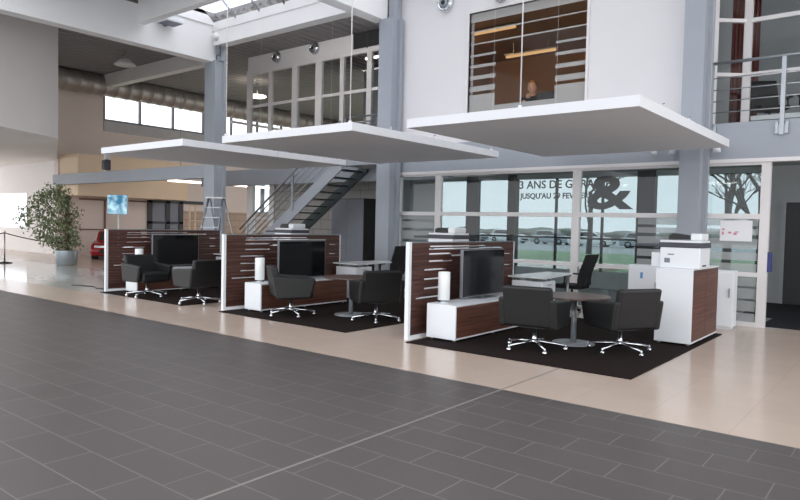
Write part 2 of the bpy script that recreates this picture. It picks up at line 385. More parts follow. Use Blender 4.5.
# upper office room
sbox('wall_back', 'warm brown wall inside the upper office', 'wall', 'brown_wall', [(-9.4, -3.25, 15.4, 15.5, 3.2, 5.9), (-9.4, -9.3, 11.7, 15.4, 3.2, 5.9), (-3.35, -3.25, 11.7, 15.4, 3.2, 5.9)])
sbox('ceiling', 'office ceiling behind the upper window', 'ceiling', 'brown_wall', [(-9.4, -3.25, 11.7, 15.5, 5.9, 6.0)])
def tube_lamp(x0, x1, y, z, label, m='tube_warm', hang=None, grp=None):
    o = thing('tube_light', label, 'ceiling light', (x0, y, z), 0, grp)
    bb = MB(); bb.tube([(0, 0, 0), (x1-x0, 0, 0)], .035, 8); bb.build('tube', m, o)
    bb = MB(); bb.box(-.03, x1-x0+.03, -.05, .05, .035, .06)
    if hang:
        for k in (.15, .85): bb.box((x1-x0)*k-.008, (x1-x0)*k+.008, -.008, .008, .06, hang-z)
    bb.build('housing', 'alu', o); return o
tube_lamp(-8.1, -7.0, 12.6, 5.8, 'warm strip light nearest the upper office window pane', hang=5.9)
tube_lamp(-8.0, -6.72, 14.0, 5.58, 'warm strip light deeper in the upper office, above the person', hang=5.9)

t = thing('round_lamp', 'round white ceiling lamp behind the stair windows', 'ceiling light', (-21.0, 17.0, 6.5))
b = MB(); b.lathe([(.05, .06), (.34, .02), (.36, -.02), (.3, -.05)], n=24); b.build('shade', 'tube_white', t)
b = MB(); b.tube([(0, 0, .05), (0, 0, .62)], .015, 6); b.build('stem', 'alu', t)
tube_lamp(-14.5, -12.5, 16.2, 6.9, 'added white strip light brightening the room behind the stair windows', 'tube_white', 7.12)  # added lamp, lifts the dark room behind the stair windows
tube_lamp(-1.5, .5, 14.2, 6.9, 'added white strip light brightening the right balcony room', 'tube_white', 7.12)  # added lamp, lifts the room behind the balcony glazing

tube_lamp(-4.6, -3.5, 12.6, 5.8, 'added unseen strip light at the right end of the upper office, behind the white wall', 'tube_added_warm', 5.9)  # added fill tube, kept out of sight to light the office
tube_lamp(-9.2, -8.4, 12.6, 5.8, 'added unseen strip light at the left end of the upper office, behind the white wall', 'tube_added_warm', 5.9)  # second added fill tube for the office, hidden by the wall
tube_lamp(-.8, .4, 13.5, 2.8, 'added unseen strip light brightening the corridor, behind the partition', emit('added_corridor_tube', (250, 246, 240), 7), 2.92)  # added out of sight to lighten the corridor walls

for x in (-15.6, -12.6):
    tube_lamp(x, x+2.6, 11.72, 6.85, 'added unseen strip light behind the skylight beam, ' + ('towards the left column' if x < -15 else 'towards the middle column'), 'tube_added_day', 7.12)  # added tubes hidden by the beam, brighten the nozzle wall

for x, lab in ((-8.0, 'added unseen strip light brightening the glazed office behind the lettering'), (-5.0, 'added unseen strip light brightening the glazed office behind the ampersand'), (-2.9, 'added unseen strip light brightening the glazed office behind the notice')):
    tube_lamp(x, x+1.0, 12.4, 2.83, lab, 'tube_added_day', 2.92)  # added fill tubes hidden above the beam edge, lighten the office

# glazed right balcony room
sbox('wall_back', 'grey wall inside the glazed room on the right balcony', 'wall', 'ogrey', [(-3.2, 4, 16.4, 16.5, 3.2, 7.12), (-3.24, -3.2, 12.6, 16.4, 3.2, 7.12)])
t = struct('window_3', 'white-framed glazed front of the right balcony room', 'window')
dv = Vector((-.78, -.62, 0)); p0 = Vector((-2.44, 12.42, 0))
mt = Matrix.Translation(p0) @ Matrix.Rotation(math.atan2(dv.y, dv.x), 4, 'Z')
b = MB()
for x0, x1 in ((-2.5, -2.38), (-.7, -.58), (1.2, 1.32)): b.box(x0, x1, 12.38, 12.48, 3.24, 7.1)
for z0, z1 in ((3.24, 3.3), (4.13, 4.2), (5.04, 5.11), (6.2, 6.3)): b.box(-2.38, 4, 12.4, 12.46, z0, z1)
b.box(.52, .6, -.04, .04, 3.24, 7.1, mtx=mt)
for z0, z1 in ((4.13, 4.19), (5.04, 5.10), (6.2, 6.3)): b.box(.05, .55, -.03, .03, z0, z1, mtx=mt)
b.build('frame', 'frame', t)
b = MB(); b.box(-2.38, 4, 12.425, 12.435, 3.3, 7.1); b.box(.05, .52, -.005, .005, 3.3, 7.1, mtx=mt); b.build('pane', 'glass_clear', t)
# curtain and furniture in it
b = MB(); pts = []
for i in range(15): pts.append((-2.95+.034*i, 13.6+.03*(i % 2)))
pts += [(p[0], p[1]+.02) for p in reversed(pts)]
b.prism(pts, 'z', 3.2, 6.4); tag(b.build('curtain', 'curtain'), 'dark red hanging curtain behind the right balcony glazing', 'curtain')

# railing
def railing(name, label, x0, xs, x1, y, zt, base, wires, fascia):
    o = thing(name, label, 'railing')
    for x in xs:
        bb = MB(); bb.box(x-.03, x+.03, y-.02, y+.02, base-.22 if fascia else base, zt)
        if fascia: bb.box(x-.09, x-.05, y+.0, y+.03, base-.2, base-.02); bb.box(x+.05, x+.09, y+.0, y+.03, base-.2, base-.02); bb.box(x-.09, x+.09, y+.015, y+.035, base-.2, base-.05)
        bb.build('post', 'alu', o)
    bb = MB(); bb.tube([(x0, y, zt), (x1, y, zt)], .025, 10); bb.build('handrail', 'alu', o)
    for z in wires:
        bb = MB(); bb.tube([(x0, y, z), (x1, y, z)], .009, 6); bb.build('wire', 'chrome', o)
    return o
railing('railing', 'metal balcony railing right of the right-hand column', -2.78, (-2.76, -1.74, -.64, .46), 1.5, 11.485, 4.2, 3.22, (3.41, 3.59, 3.77, 3.96), True)

# glazed row of the stair-head room
Yw = 14.5; zr = (3.24, 6.5)
t = struct('window_4', 'row of tall white-framed windows above the stairs', 'window')
b = MB(); xs = [(-18.3, .11), (-17.2, .08), (-16.0, .12), (-14.9, .14), (-13.9, .08), (-12.8, .09)]
for x, hw in xs: b.box(x-hw, x+hw, Yw-.05, Yw+.05, *zr)
b.box(-18.4, -12.35, Yw-.06, Yw+.06, 6.5, 6.66); b.box(-18.3, -12.4, Yw-.03, Yw+.03, 5.38, 5.47); b.box(-18.3, -12.4, Yw-.03, Yw+.03, 3.24, 3.4)
b.build('frame', 'frame', t)
b = MB(); b.box(-18.3, -12.4, Yw-.005, Yw+.005, 3.4, 6.5); b.build('pane', 'glass_clear', t)
sbox('wall_back', 'white wall with round air nozzles above the stair windows', 'wall', 'white_wall', [(-18.4, -9.5, Yw-.02, Yw+.15, 6.66, 7.12), (-12.35, -9.5, Yw-.02, Yw+.15, 3.24, 6.66)])
sbox('wall_back', 'grey wall deep in the glazed room above the stairs', 'wall', 'ogrey', [(-16.2, -9.4, 18.0, 18.1, 3.2, 7.1), (-9.5, -9.42, 11.7, 18, 3.2, 7.1)])

# air nozzles
def nozzle(x, y, z, label, first=[None]):
    if first[0] is None:
        o = thing('air_nozzle', label, 'air nozzle', (x, y, z), 0, 'round air nozzles on the white walls')
        bb = MB(); bb.lathe([(.17, 0), (.19, -.02), (.19, -.05), (.16, -.14), (.13, -.14), (.11, -.04), (.11, 0)], n=24, ax='y'); bb.build('ring', 'chrome', o)
        bb = MB(); bb.lathe([(.10, -.05), (.10, -.10), (.075, -.16), (.05, -.16), (.05, -.12)], n=20, ax='y', c=(.0, 0, -.01)); bb.build('jet', 'alu', o)
        bb = MB(); bb.lathe([(.05, -.125), (.05, -.163)], n=16, ax='y', c=(0, 0, -.01)); bb.build('throat', 'black', o)
        first[0] = o; return o
    return dup(first[0], (x, y, z), None, label)
nozzle(-16.87, 14.49, 6.92, 'round metal air nozzle nearest the left column')
nozzle(-15.08, 14.49, 6.94, 'round metal air nozzle between the other nozzle and the dark grille')
nozzle(-8.05, 11.53, 6.18, 'round metal air nozzle on the white wall left of the office window')
nozzle(-6.72, 11.53, 6.13, 'round metal air nozzle just above the office window')
t = thing('vent_grille', 'dark rectangular vent grille beside the middle column', 'vent', (-12.84, 14.49, 6.62))
b = MB(); b.box(-.62, .58, -.03, 0, 0, .5); b.build('back', 'black', t)
b = MB()
for k in range(9): b.box(-.6, .56, -.05, -.03, .03+k*.052, .045+k*.052)
b.box(-.06, -.02, -.055, -.03, 0, .5); b.build('slats', 'dark', t)

# lower glazing
YG = 11.6
def glazing(name, label, cat, x0, x1, fl=.07, fr_=.07, low=True, frostx=None, gaps=()):
    o = struct(name, label, cat)
    bb = MB(); bb.box(x0, x0+fl, YG-.05, YG+.05, 0, 2.63); bb.box(x1-fr_, x1, YG-.05, YG+.05, 0, 2.63)
    bb.box(x0+fl, x1-fr_, YG-.05, YG+.05, 2.56, 2.63); bb.box(x0+fl, x1-fr_, YG-.05, YG+.05, 0, .07)
    bb.box(x0+fl, x1-fr_, YG-.045, YG+.045, 1.71, 1.79)
    if low: bb.box(x0+fl, x1-fr_, YG-.045, YG+.045, .79, .86)
    bb.build('frame', 'frame', o)
    bb = MB(); bb.box(x0+fl, x1-fr_, YG-.005, YG+.005, .07, 2.56); bb.build('pane', 'glass', o)
    if frostx:
        bb = MB(); z = .07
        for g, h in list(gaps)+[(1.71, 0)]:
            bb.box(frostx[0], frostx[1], YG-.012, YG-.009, z, g-h/2); z = g+h/2
        bb.build('frosting', 'frost', o)
    return o
G = ((.22, .03), (.42, .03), (.62, .03), (1.02, .05), (1.2, .06), (1.42, .06), (1.57, .05))
glazing('door_1', 'narrow white-framed glass door at the left end of the glazing', 'door', -9.3, -8.2, .08, .06, False, (-9.2, -8.3), ((.3, .02), (.9, .05), (1.15, .06), (1.4, .06), (1.6, .05)))
glazing('window_5', 'wide white-framed office glazing with transom behind the dividers', 'window', -8.2, -5.05, .08, .07)
glazing('window_6', 'white-framed office glazing left of the right-hand column', 'window', -5.05, -3.05, .07, .06, True, (-3.9, -3.12), G)
glazing('window_7', 'narrow white-framed pane with a paper notice, right of the column', 'window', -2.86, -1.87, .07, .13, True, (-2.77, -2.02), G)
sbox('trim_2', 'white frame line under the blue-grey beam', 'frame', 'frame', [(-9.3, 4, 11.5, 11.7, 2.6, 2.66)])
# notice
t = thing('paper_notice', 'white paper notice stuck on the narrow pane beside the doorway', 'notice', (-2.57, 11.583, 1.35))
b = MB(); b.box(0, .47, -.004, 0, 0, .33); b.build('sheet', 'paper', t)
b = MB()
for (x, z, w, h) in ((.03, .17, .04, .03), (.03, .1, .03, .05), (.12, .12, .05, .03), (.2, .1, .05, .035), (.22, .14, .06, .015)): b = MB(); b.box(x, x+w, -.006, -.004, z, z+h); b.build('printed_mark', 'pink', t)
# corridor on the right
sbox('wall_right', 'grey wall at the end of the dark corridor', 'wall', 'ogrey', [(-2.56, 4, 15.9, 16, 0, 2.92)])
sbox('floor', 'dark corridor floor beyond the white door post', 'floor', mat('dark_carpet', (44, 44, 48), .95, spec=.1), [(-1.98, 4, 11.72, 13, 0, .004), (-2.54, 4, 13, 15.84, 0, .004)])
t = struct('door_2', 'dark grey door at the end of the corridor', 'door')
b = MB(); b.box(-2.25, -1.2, 15.84, 15.9, 0, 2.14); b.build('leaf', 'dark', t)
b = MB(); b.box(-2.32, -2.25, 15.82, 15.9, 0, 2.2); b.box(-1.2, -1.13, 15.82, 15.9, 0, 2.2); b.box(-2.25, -1.2, 15.82, 15.9, 2.14, 2.2); b.build('frame', 'ogrey', t)
b = MB(); b.tube([(-1.32, 15.84, 1.02), (-1.32, 15.78, 1.02), (-1.44, 15.78, 1.02)], .012, 6); b.build('handle', 'chrome', t)
sbox('wall_right', 'grey partition beside the corridor entrance', 'wall', 'ogrey', [(-.95, 4, 11.6, 11.75, 0, 2.64)])
t = thing('letter_box', 'blue box fixed to the white door post at the corridor', 'box', (-1.872, 11.6, .88))
b = MB(); b.box(0, .05, -.045, .1, 0, .3, bev=.01); b.build('body', 'bluebox', t)
b = MB(); b.box(-.0, .055, -.05, .105, .3, .315, bev=.005); b.build('lid', 'charcoal', t)

# back office: far facade and furniture
sbox('wall_back', 'far office wall with wide windows onto the car park', 'wall', 'ogrey',
     [(-12.4, -2.35, 16, 16.2, 0, .42), (-12.4, -2.35, 16, 16.2, 2.8, 2.92), (-12.4, -11.3, 16, 16.2, .42, 2.8)])
t = struct('window_8', 'far exterior windows with dark posts behind the office', 'window')
b = MB()
for x0, x1 in ((-10.3, -9.94), (-8.95, -8.7), (-5.42, -5.0), (-2.75, -2.56)): b.box(x0, x1, 15.95, 16.15, .0, 2.92)
for x in (-7.55, -6.3, -3.9): b.box(x-.025, x+.025, 16.02, 16.1, .42, 2.8)
b.box(-11.3, -2.35, 16.02, 16.1, 1.22, 1.27)
b.build('frame', 'dark', t)
b = MB(); b.box(-11.3, -2.4, 16.05, 16.06, .42, 2.8); b.build('pane', 'glass_far', t)
sbox('wall_left', 'grey wall closing the back office on its left', 'wall', 'ogrey', [(-12.46, -12.4, 15.5, 16.2, 0, 2.95)])
def lettering(txt, x, z, size, name, sx=1):
    cu = bpy.data.curves.new(name, 'FONT'); cu.body = txt; cu.size = size; cu.extrude = .004; cu.offset = .03 if txt == '&' else .005; cu.space_character = 1.02
    o = bpy.data.objects.new(name, cu); COL.objects.link(o); o.location = (x, 15.9, z); o.rotation_euler = (PI/2, 0, 0); o.scale = (sx, 1, 1)
    me = bpy.data.meshes.new_from_object(o.evaluated_get(bpy.context.evaluated_depsgraph_get()))
    o2 = bpy.data.objects.new(name, me); COL.objects.link(o2); o2.matrix_world = Matrix.Translation((x, 15.94, z)) @ Matrix.Rotation(PI/2, 4, 'X') @ Matrix.Diagonal((sx, 1, 1, 1))
    bpy.data.objects.remove(o); me.materials.append(M_['ink']); o2.name = name; return o2
bpy.context.view_layer.update()
for txt, x, z, s_, nm, sx in (('3 ANS DE GARANTIE', -8.6, 2.54, .29, 'lettering', 1.0), ("JUSQU'AU 29 FEVRIER", -8.55, 2.27, .2, 'lettering', .98), ('&', -6.66, 2.02, 1.15, 'lettering', 1.5)):
    o2 = lettering(txt, x, z, s_, nm, sx); o2.parent = t
# low cabinets against the glazing
def cupboard(name, label, x0, x1, y0, y1, h, doors, m='white_gloss'):
    o = thing(name, label, 'cabinet', (x0, y0, 0)); w = x1-x0; d = y1-y0
    bb = MB(); bb.box(0, w, .02, d, .04, h, bev=.004); bb.box(.03, w-.03, .05, d-.03, 0, .04); bb.build('body', m, o)
    for i in range(doors):
        a = w*i/doors; c = w*(i+1)/doors
        db = MB(); db.box(a+.004, c-.004, 0, .02, .05, h-.03, bev=.002); dd = db.build('door', m, o)
        hb = MB(); hb.box(c-.06, c-.045, -.02, 0, h*.55, h*.55+.14); hb.build('handle', 'alu', dd)
    return o
lc = cupboard('low_cabinet', 'low white cabinet against the glazing, left of the tall printer cabinet', -3.8, -3.3, 10.9, 11.18, .92, 1)
b = MB(); b.box(.2, .24, -.004, 0, .7, .8); b.build('sticker', 'bluemark', lc)
cupboard('low_cabinet', 'low white cabinet by the glazing, right of the tall printer cabinet', -2.8, -2.2, 10.9, 11.18, .9, 1)
# spots under the beam
first = None
for (x, lab) in ((-3.6, 'small white spotlight under the beam, leftmost of three'), (-3.3, 'small white spotlight under the beam just left of the column'), (-2.62, 'small white spotlight under the beam right of the column')):
    if first is None:
        first = thing('spotlight', lab, 'spotlight', (x, 11.46, 2.9), 0, 'spotlights on the upper floor beam')
        b = MB(); b.box(-.03, .03, .03, .06, -.03, .05); b.tube([(0, .04, 0), (0, -.06, -.03)], .012, 6); b.build('bracket', 'alu', first)
        b = MB(); b.lathe([(.03, .06), (.05, .04), (.06, -.06), (.05, -.06), (.04, -.03)], n=14, c=(0, -.08, -.07)); b.build('head', 'white_gloss', first)
    else: dup(first, (x, 11.46, 2.9), None, lab)

# ------------------------------------------------------------------ left hall
LW = -26
segs = [(LW-.3, LW, 16.6, 28, 0, 1.9), (LW-.3, LW, 11.5, 16.6, 0, 1.9), (LW-.3, LW, 11.5, 20.6, 1.9, 5.42), (LW-.3, LW, 22.4, 28, 1.9, 5.42), (LW-.3, LW, 20.6, 22.4, 3.6, 5.42),
        (LW-.3, LW, 11.5, 13.3, 5.42, 6.6), (LW-.3, LW, 11.5, 28, 6.6, 7.15)]
sbox('wall_left', 'grey-beige side wall of the left hall', 'wall', 'brick_left', segs[:1])
sbox('wall_left', 'upper plastered side wall of the left hall', 'wall', 'leftwall', segs[1:])
sbox('wall_back', 'end wall far behind the staircase', 'wall', 'leftwall', [(-26, -20.6, 28, 28.2, 0, 7.15)])
t = struct('window_9', 'bright strip of high windows along the left hall wall', 'window')
b = MB()
for k in range(10): b.box(LW-.12, LW+.03, 13.3+1.56*k-.03, 13.3+1.56*k+.03, 5.42, 6.6)
b.box(LW-.12, LW+.03, 13.3, 28, 5.42, 5.5); b.box(LW-.12, LW+.03, 13.3, 28, 6.53, 6.6)
b.build('frame', 'locker_grey', t)
b = MB(); b.box(LW-.1, LW-.09, 13.3, 28, 5.5, 6.53); b.build('pane', 'sky_glass', t)
b = MB(); b.box(LW, LW+.06, 13.27, 28, 5.0, 5.42); b.build('sill_panel', mat('sill_grey', (186, 184, 186), .6), t)
t = struct('window_10', 'bright low window seen through the white glazed door', 'window')
b = MB(); b.box(LW-.1, LW, 20.6, 22.4, 3.52, 3.6); b.box(LW-.1, LW, 20.6, 22.4, 1.9, 1.98); b.box(LW-.1, LW, 21.4, 21.6, 1.98, 3.52); b.build('frame', 'locker_grey', t)
b = MB(); b.box(LW-.06, LW-.05, 20.6, 22.4, 1.98, 3.52); b.build('pane', 'sky_glass', t)
# bulkhead + brown frames
sbox('wall_left', 'beige boxed bulkhead along the left hall wall', 'bulkhead', 'beige', [(LW+.01, -24.5, 11.55, 16.2, 2.32, 3.87)])
b = MB()
b.box(LW, LW+.06, 12.3, 16, 2.2, 2.26); b.box(LW, LW+.06, 13.3, 13.36, 0, 2.2); b.box(LW, LW+.06, 12.3, 16, 1.0, 1.05)
tag(b.build('trim_3', mat('brown_frame', (120, 92, 78), .6)), 'thin brown frame lines on the left hall wall', 'trim', kind='structure')
t = struct('door_3', 'dark-framed glazed doors under the beige bulkhead', 'door')
b = MB()
for y in (15.2, 16.05, 16.7, 18.3): b.box(LW, LW+.09, y, y+.2, 0, 2.3)
b.box(LW, LW+.09, 15.2, 18.5, 2.2, 2.34); b.box(LW, LW+.09, 15.2, 16.9, 1.3, 1.4); b.build('frame', 'dark', t)
b = MB(); b.box(LW+.02, LW+.04, 15.4, 16.7, 0, 2.2); b.build('pane', 'locker_grey', t)
# white closed volume on the left and what is under it
b = MB(); b.prism([(-16.75, 4.4), (-18, 6.57), (-19, 8.18), (-19.22, 8.5), (-26.35, 11.62), (-26.35, 12.0), (-36, 12.0), (-36, 4.4)], 'z', 3.72, 7.12)
tag(b.build('wall_left', 'drum'), 'big white closed upper volume with a slanting face on the left', 'wall', kind='structure')
sbox('wall_left', 'white wall with bright window under the closed upper volume', 'wall', 'drum',
     [(-36, -33.4, 11.9, 12.1, 0, 3.72), (-29.75, -26.3, 11.9, 12.1, 0, 3.72), (-33.4, -29.75, 11.9, 12.1, 0, .98), (-33.4, -29.75, 11.9, 12.1, 2.5, 3.72), (-26.7, -26.0, 11.75, 11.95, 0, 3.72)])
t = struct('window_11', 'overexposed white window behind the ficus', 'window')
b = MB(); b.box(-33.4, -29.75, 11.98, 12.0, .98, 2.5); b.build('pane', 'sky_glass', t)
b = MB(); b.box(-33.4, -33.34, 11.88, 12.02, .98, 2.5); b.box(-29.81, -29.75, 11.88, 12.02, .98, 2.5); b.build('frame', 'frame', t)
# duct
t = thing('spiral_duct', 'long round metal air duct under the left hall roof', 'duct', (-25.5, 0, 6.72))
b = MB(); pr_ = []
y = 9.0
while y < 27.5: pr_ += [(.4, y), (.4, y+.42), (.415, y+.44), (.415, y+.48)]; y += .5
b.lathe(pr_, n=24, ax='y'); b.build('pipe', 'duct', t)
b = MB()
for y in (12, 15, 18, 21, 24): b = MB(); b.box(-.01, .01, y, y+.04, .4, .42); b.build('hanger', 'alu', t)
for k, (z, lab) in enumerate(((6.22, 'white pipe just below the round duct, beyond the left column'), )):
    b = MB(); b.tube([(-25.95, 19.5, z), (-25.95, 27.98, z)], .06, 8); tag(b.build('pipe', 'frame'), lab, 'pipe')
# high lamps
t = thing('floodlight', 'flat white floodlight on the beam near the skylight corner', 'floodlight', (-15.79, 9.7, 6.62))
b = MB(); b.box(.02, .5, -.25, .25, -.02, .1, bev=.02); b.build('housing', 'white_gloss', t)
b = MB(); b.box(.05, .47, -.22, .22, -.028, -.02); b.build('lens', 'locker_grey', t)
b = MB(); b.box(-.02, .03, -.05, .05, -.05, .16); b.build('bracket', 'alu', t)
t = thing('siren', 'round cream siren on top of the left column', 'siren', (-15.63, 11.2, 6.62))
b = MB(); b.ball((0, 0, 0), .13, 2, (1, 1, .85)); b.build('dome', 'frame', t)
b = MB(); b.box(-.06, .06, .02, .08, -.5, -.05); b.build('bracket', 'locker_grey', t)
t = thing('hall_lamp', 'white bell lamp under the dark left hall roof', 'ceiling light', (-21.2, 11.55, 6.78))
b = MB(); b.lathe([(.08, .1), (.16, .06), (.36, -.12), (.3, -.14), (.1, -.1)], n=20); b.build('shade', 'frame', t)
b = MB(); b.tube([(0, 0, .08), (0, 0, .35)], .02, 6); b.build('stem', 'alu', t)
t = thing('tube_light', 'long white strip light beyond the left column', 'ceiling light', (-22, 13.7, 2.95))
b = MB(); b.tube([(0, 0, 0), (0, 7, 0)], .04, 8); b.build('tube', 'tube_white', t)
b = MB(); b.box(-.05, .05, -.03, 7.03, .04, .07); b.build('housing', 'alu', t)
for y in (.5, 6.5):
    b = MB(); b.box(-.01, .01, y, y+.02, .07, 4.18); b.build('rod', 'alu', t)
t = thing('loudspeaker', 'small black loudspeaker on a white post above the blue-grey beam', 'loudspeaker', (-21.75, 11.22, 3.12))
b = MB(); b.box(-.13, .13, -.11, .1, .0, .36, bev=.05); b.build('cabinet', 'charcoal', t)
b = MB(); b.box(-.1, .1, -.125, -.11, .04, .32); b.build('grille', 'black', t)
sbox('trim_4', 'white post standing on the blue-grey beam', 'post', 'frame', [(-22.1, -21.95, 11.3, 11.45, 3.1, 3.9), (-26.6, -26.3, 11.6, 11.75, 0, 3.72)])

# white glazed door and block wall behind the stairs
sbox('wall_back', 'grey block wall behind the staircase and lockers', 'wall', 'brick_back', [(-18.1, -12.46, 15.5, 15.7, 0, 3.0)])
t = struct('door_4', 'white-framed glazed door at the foot of the stairs', 'door')
b = MB(); b.box(-19.6, -19.3, 15.45, 15.6, 0, 2.98); b.box(-18.35, -18.1, 15.45, 15.6, 0, 2.98); b.box(-19.3, -18.35, 15.45, 15.6, 2.9, 2.98); b.box(-19.3, -18.35, 15.45, 15.6, 1.58, 1.66); b.box(-19.3, -18.35, 15.45, 15.6, 0, .12)
b.build('frame', 'frame', t)
b = MB(); b.box(-19.3, -18.35, 15.5, 15.51, .12, 2.9); b.build('pane', 'glass', t)
b = MB(); b.tube([(-18.42, 15.44, 1.0), (-18.42, 15.4, 1.0), (-18.55, 15.4, 1.0)], .012, 6); b.build('handle', 'chrome', t)

# staircase
t = thing('staircase', 'open metal staircase rising to the upper floor with thin rails', 'staircase', (-17, 13, 0))
SX = [-.0, 4.5]; sl = 3.1/4.4
def zz(x): return .0+sl*x
b = MB(); b.prism([(0, 0), (.35, 0), (4.55, 2.98), (4.55, 3.24), (4.4, 3.24), (0, .22)], 'y', 0, .05); b.build('stringer', 'bluegrey', t)
b = MB(); b.prism([(0, 0), (.35, 0), (4.55, 2.98), (4.55, 3.2), (4.4, 3.2), (0, .2)], 'y', 1.05, 1.1); b.build('stringer', 'tread', t)
for k in range(1, 16):
    z = 3.2*k/16; x = z/sl
    b = MB(); b.box(x-.15, x+.13, .05, 1.05, z-.035, z); b.build('tread', 'tread', t)
for k, x in enumerate((.55, 2.6, 4.35)):
    b = MB(); b.box(x-.045, x+.045, -.03, .0, zz(x), zz(x)+1.12); b.build('post', 'alu', t)
b = MB(); b.tube([(.2, -.02, zz(.2)+1.1), (4.5, -.02, zz(4.5)+1.1)], .032, 8); b.build('handrail', 'alu', t)
for k in range(4):
    h = .34+.19*k
    b = MB(); b.tube([(.3, -.02, zz(.3)+h), (4.45, -.02, zz(4.45)+h)], .016, 6); b.build('rail_wire', 'alu', t)
railing('railing', 'metal railing along the stair-head landing by the middle column', -12.4, (-12.36, -11.0, -9.95), -9.6, 13.02, 4.35, 3.24, (3.5, 3.72, 3.94, 4.14), False)
railing('railing', 'long metal railing in front of the stair windows', -17, (-16.9, -15.6, -14.2, -12.7), -12.6, 14.44, 4.5, 3.22, (3.5, 3.75, 4.0, 4.28), False)
# lockers
t = thing('locker_cupboard', 'tall grey two-door metal cupboard under the stair head', 'cupboard', (-14.5, 14.72, 0))
b = MB(); b.box(0, 1.36, .02, .65, 0, 2.26, bev=.004); b.build('body', 'black', t)  # body coloured black to stand in for the shade on its side
for i in range(2):
    b = MB(); b.box(.02+.665*i, .675+.665*i, 0, .02, .06, 2.24); d_ = b.build('door', 'locker_grey', t)
    b = MB(); b.box(.6+.12*i, .62+.12*i, -.02, 0, 1.0, 1.15); b.build('handle', 'chrome', d_)
# step ladder
t = thing('step_ladder', 'aluminium step ladder standing open in front of the left column', 'ladder', (-14.75, 10.6, 0), .5)
for s_ in (-1, 1):
    b = MB(); b.tube([(s_*.32-.25, -.35, 0), (s_*.2, 0, 2.1)], .026, 6); b.build('rail', 'alu', t)
    b = MB(); b.tube([(s_*.32+.25, .5, 0), (s_*.2, .08, 2.1)], .02, 6); b.build('rear_leg', 'alu', t)
for k in range(1, 8):
    q = k/8.; b = MB(); b.box(-.32+.12*q-.25*(1-q), .32-.12*q-.25*(1-q), -.35*(1-q)-.04, -.35*(1-q)+.04, 2.1*q-.012, 2.1*q+.012); b.build('step', 'alu', t)
b = MB(); b.box(-.25, .25, -.1, .12, 2.08, 2.12, bev=.01); b.build('top_cap', 'frame', t)

# ------------------------------------------------------------------ ficus, post, display, car, cable
t = thing('potted_ficus', 'bushy weeping fig tree in a silver planter on glossy tiles', 'plant', (-21.0, 9.55, 0))
b = MB(); b.lathe([(.27, 0), (.3, .02), (.33, .44), (.33, .46), (.3, .46), (.3, .4)], n=28); b.build('planter', 'pot', t)
b = MB(); b.lathe([(.29, .38), (.29, .41)], n=20); b.build('soil', 'soil', t)
b = MB()
b.tube([(0, 0, .4), (.03, .02, .8), (-.05, .0, 1.2), (-.1, .02, 1.7)], [.035, .03, .026, .012], 7)
b.tube([(.03, .03, .4), (-.04, -.02, .9), (.06, .03, 1.4), (.12, 0, 2.0)], [.03, .026, .022, .01], 7)
tips = []
for k in range(16):
    a = random.uniform(0, 2*PI); z = random.uniform(.9, 1.7); r = random.uniform(.35, .8)
    e = Vector((math.cos(a)*r-.2, math.sin(a)*r-.15, z+random.uniform(.1, .5)))
    b.tube([(0, 0, z-.2), (e.x*.5, e.y*.5, z+.1), e], [.014, .01, .005], 5)
b.build('trunk', 'bark', t)
b = MB()
def leaf(bm, p, d, L_, w, nrm):
    d = d.normalized(); s_ = d.cross(nrm).normalized()
    v = [bm.verts.new(p), bm.verts.new(p+d*L_*.45+s_*w), bm.verts.new(p+d*L_), bm.verts.new(p+d*L_*.45-s_*w)]
    bm.faces.new(v)
ax_r = Vector((.78, .62, 0)).normalized()      # crown leans along this line
for c in range(150):
    z = random.uniform(.62, 2.4); q = (z-.62)/1.78
    R = (.3+.5*abs(math.sin(min(1, q*1.1)*PI))**.8) if q < .9 else .34
    a = random.uniform(0, 2*PI); rr = R*math.sqrt(random.uniform(.18, 1))
    lean = -.1 - .32*abs(math.sin(q*PI))**1.2 - .22*q
    c0 = Vector((math.cos(a)*rr, math.sin(a)*rr, z)) + ax_r*lean
    for k in range(17):
        p = c0+Vector((random.gauss(0, .11), random.gauss(0, .11), random.gauss(0, .1)))
        d = Vector((random.uniform(-1, 1), random.uniform(-1, 1), random.uniform(-1.3, .1)))
        leaf(b.bm, p, d, random.uniform(.09, .15), random.uniform(.022, .036), Vector((random.uniform(-1, 1), random.uniform(-1, 1), 1)))
b.build('foliage', 'leaf', t)
# stanchion with rope
t = thing('rope_stanchion', 'slim metal rope post with a black round foot on glossy tiles', 'rope post', (-22.7, 8.4, 0))
b = MB(); b.lathe([(.22, 0), (.22, .02), (.04, .05)], n=24); b.build('foot', 'black', t)
b = MB(); b.tube([(0, 0, .04), (0, 0, .98)], .022, 10); b.build('pole', 'alu', t)
b = MB(); b.ball((0, 0, 1.0), .035, 2); b.build('knob', 'chrome', t)
b = MB(); pts = []
for k in range(13):
    q = k/12; pts.append((2.1*q, 1.3*q, .96-.28*(1-(1-q)**2)*1.2+.05*q))
b.tube(pts, .018, 6); b.tube([(0, 0, .96), (-.6, -.4, .82), (-1.4, -.9, .75)], .018, 6); b.build('rope', 'rope', t)
# display on a pole
t = thing('display_screen', 'blue picture display on a white pole behind the leftmost divider', 'display', (-20.5, 10.95, 0), math.radians(28))
b = MB(); b.box(-.36, .36, -.03, .03, 1.62, 2.27, bev=.008); b.build('casing', 'alu', t)
b = MB(); b.box(-.345, .345, -.036, -.03, 1.64, 2.25); b.build('picture', 'display', t)
b = MB(); b.tube([(0, .05, .02), (0, .05, 1.8)], .035, 10); b.build('pole', 'frame', t)
b = MB(); b.lathe([(.28, 0), (.28, .025), (.05, .04)], n=24, c=(0, .05, 0)); b.build('foot', 'frame', t)
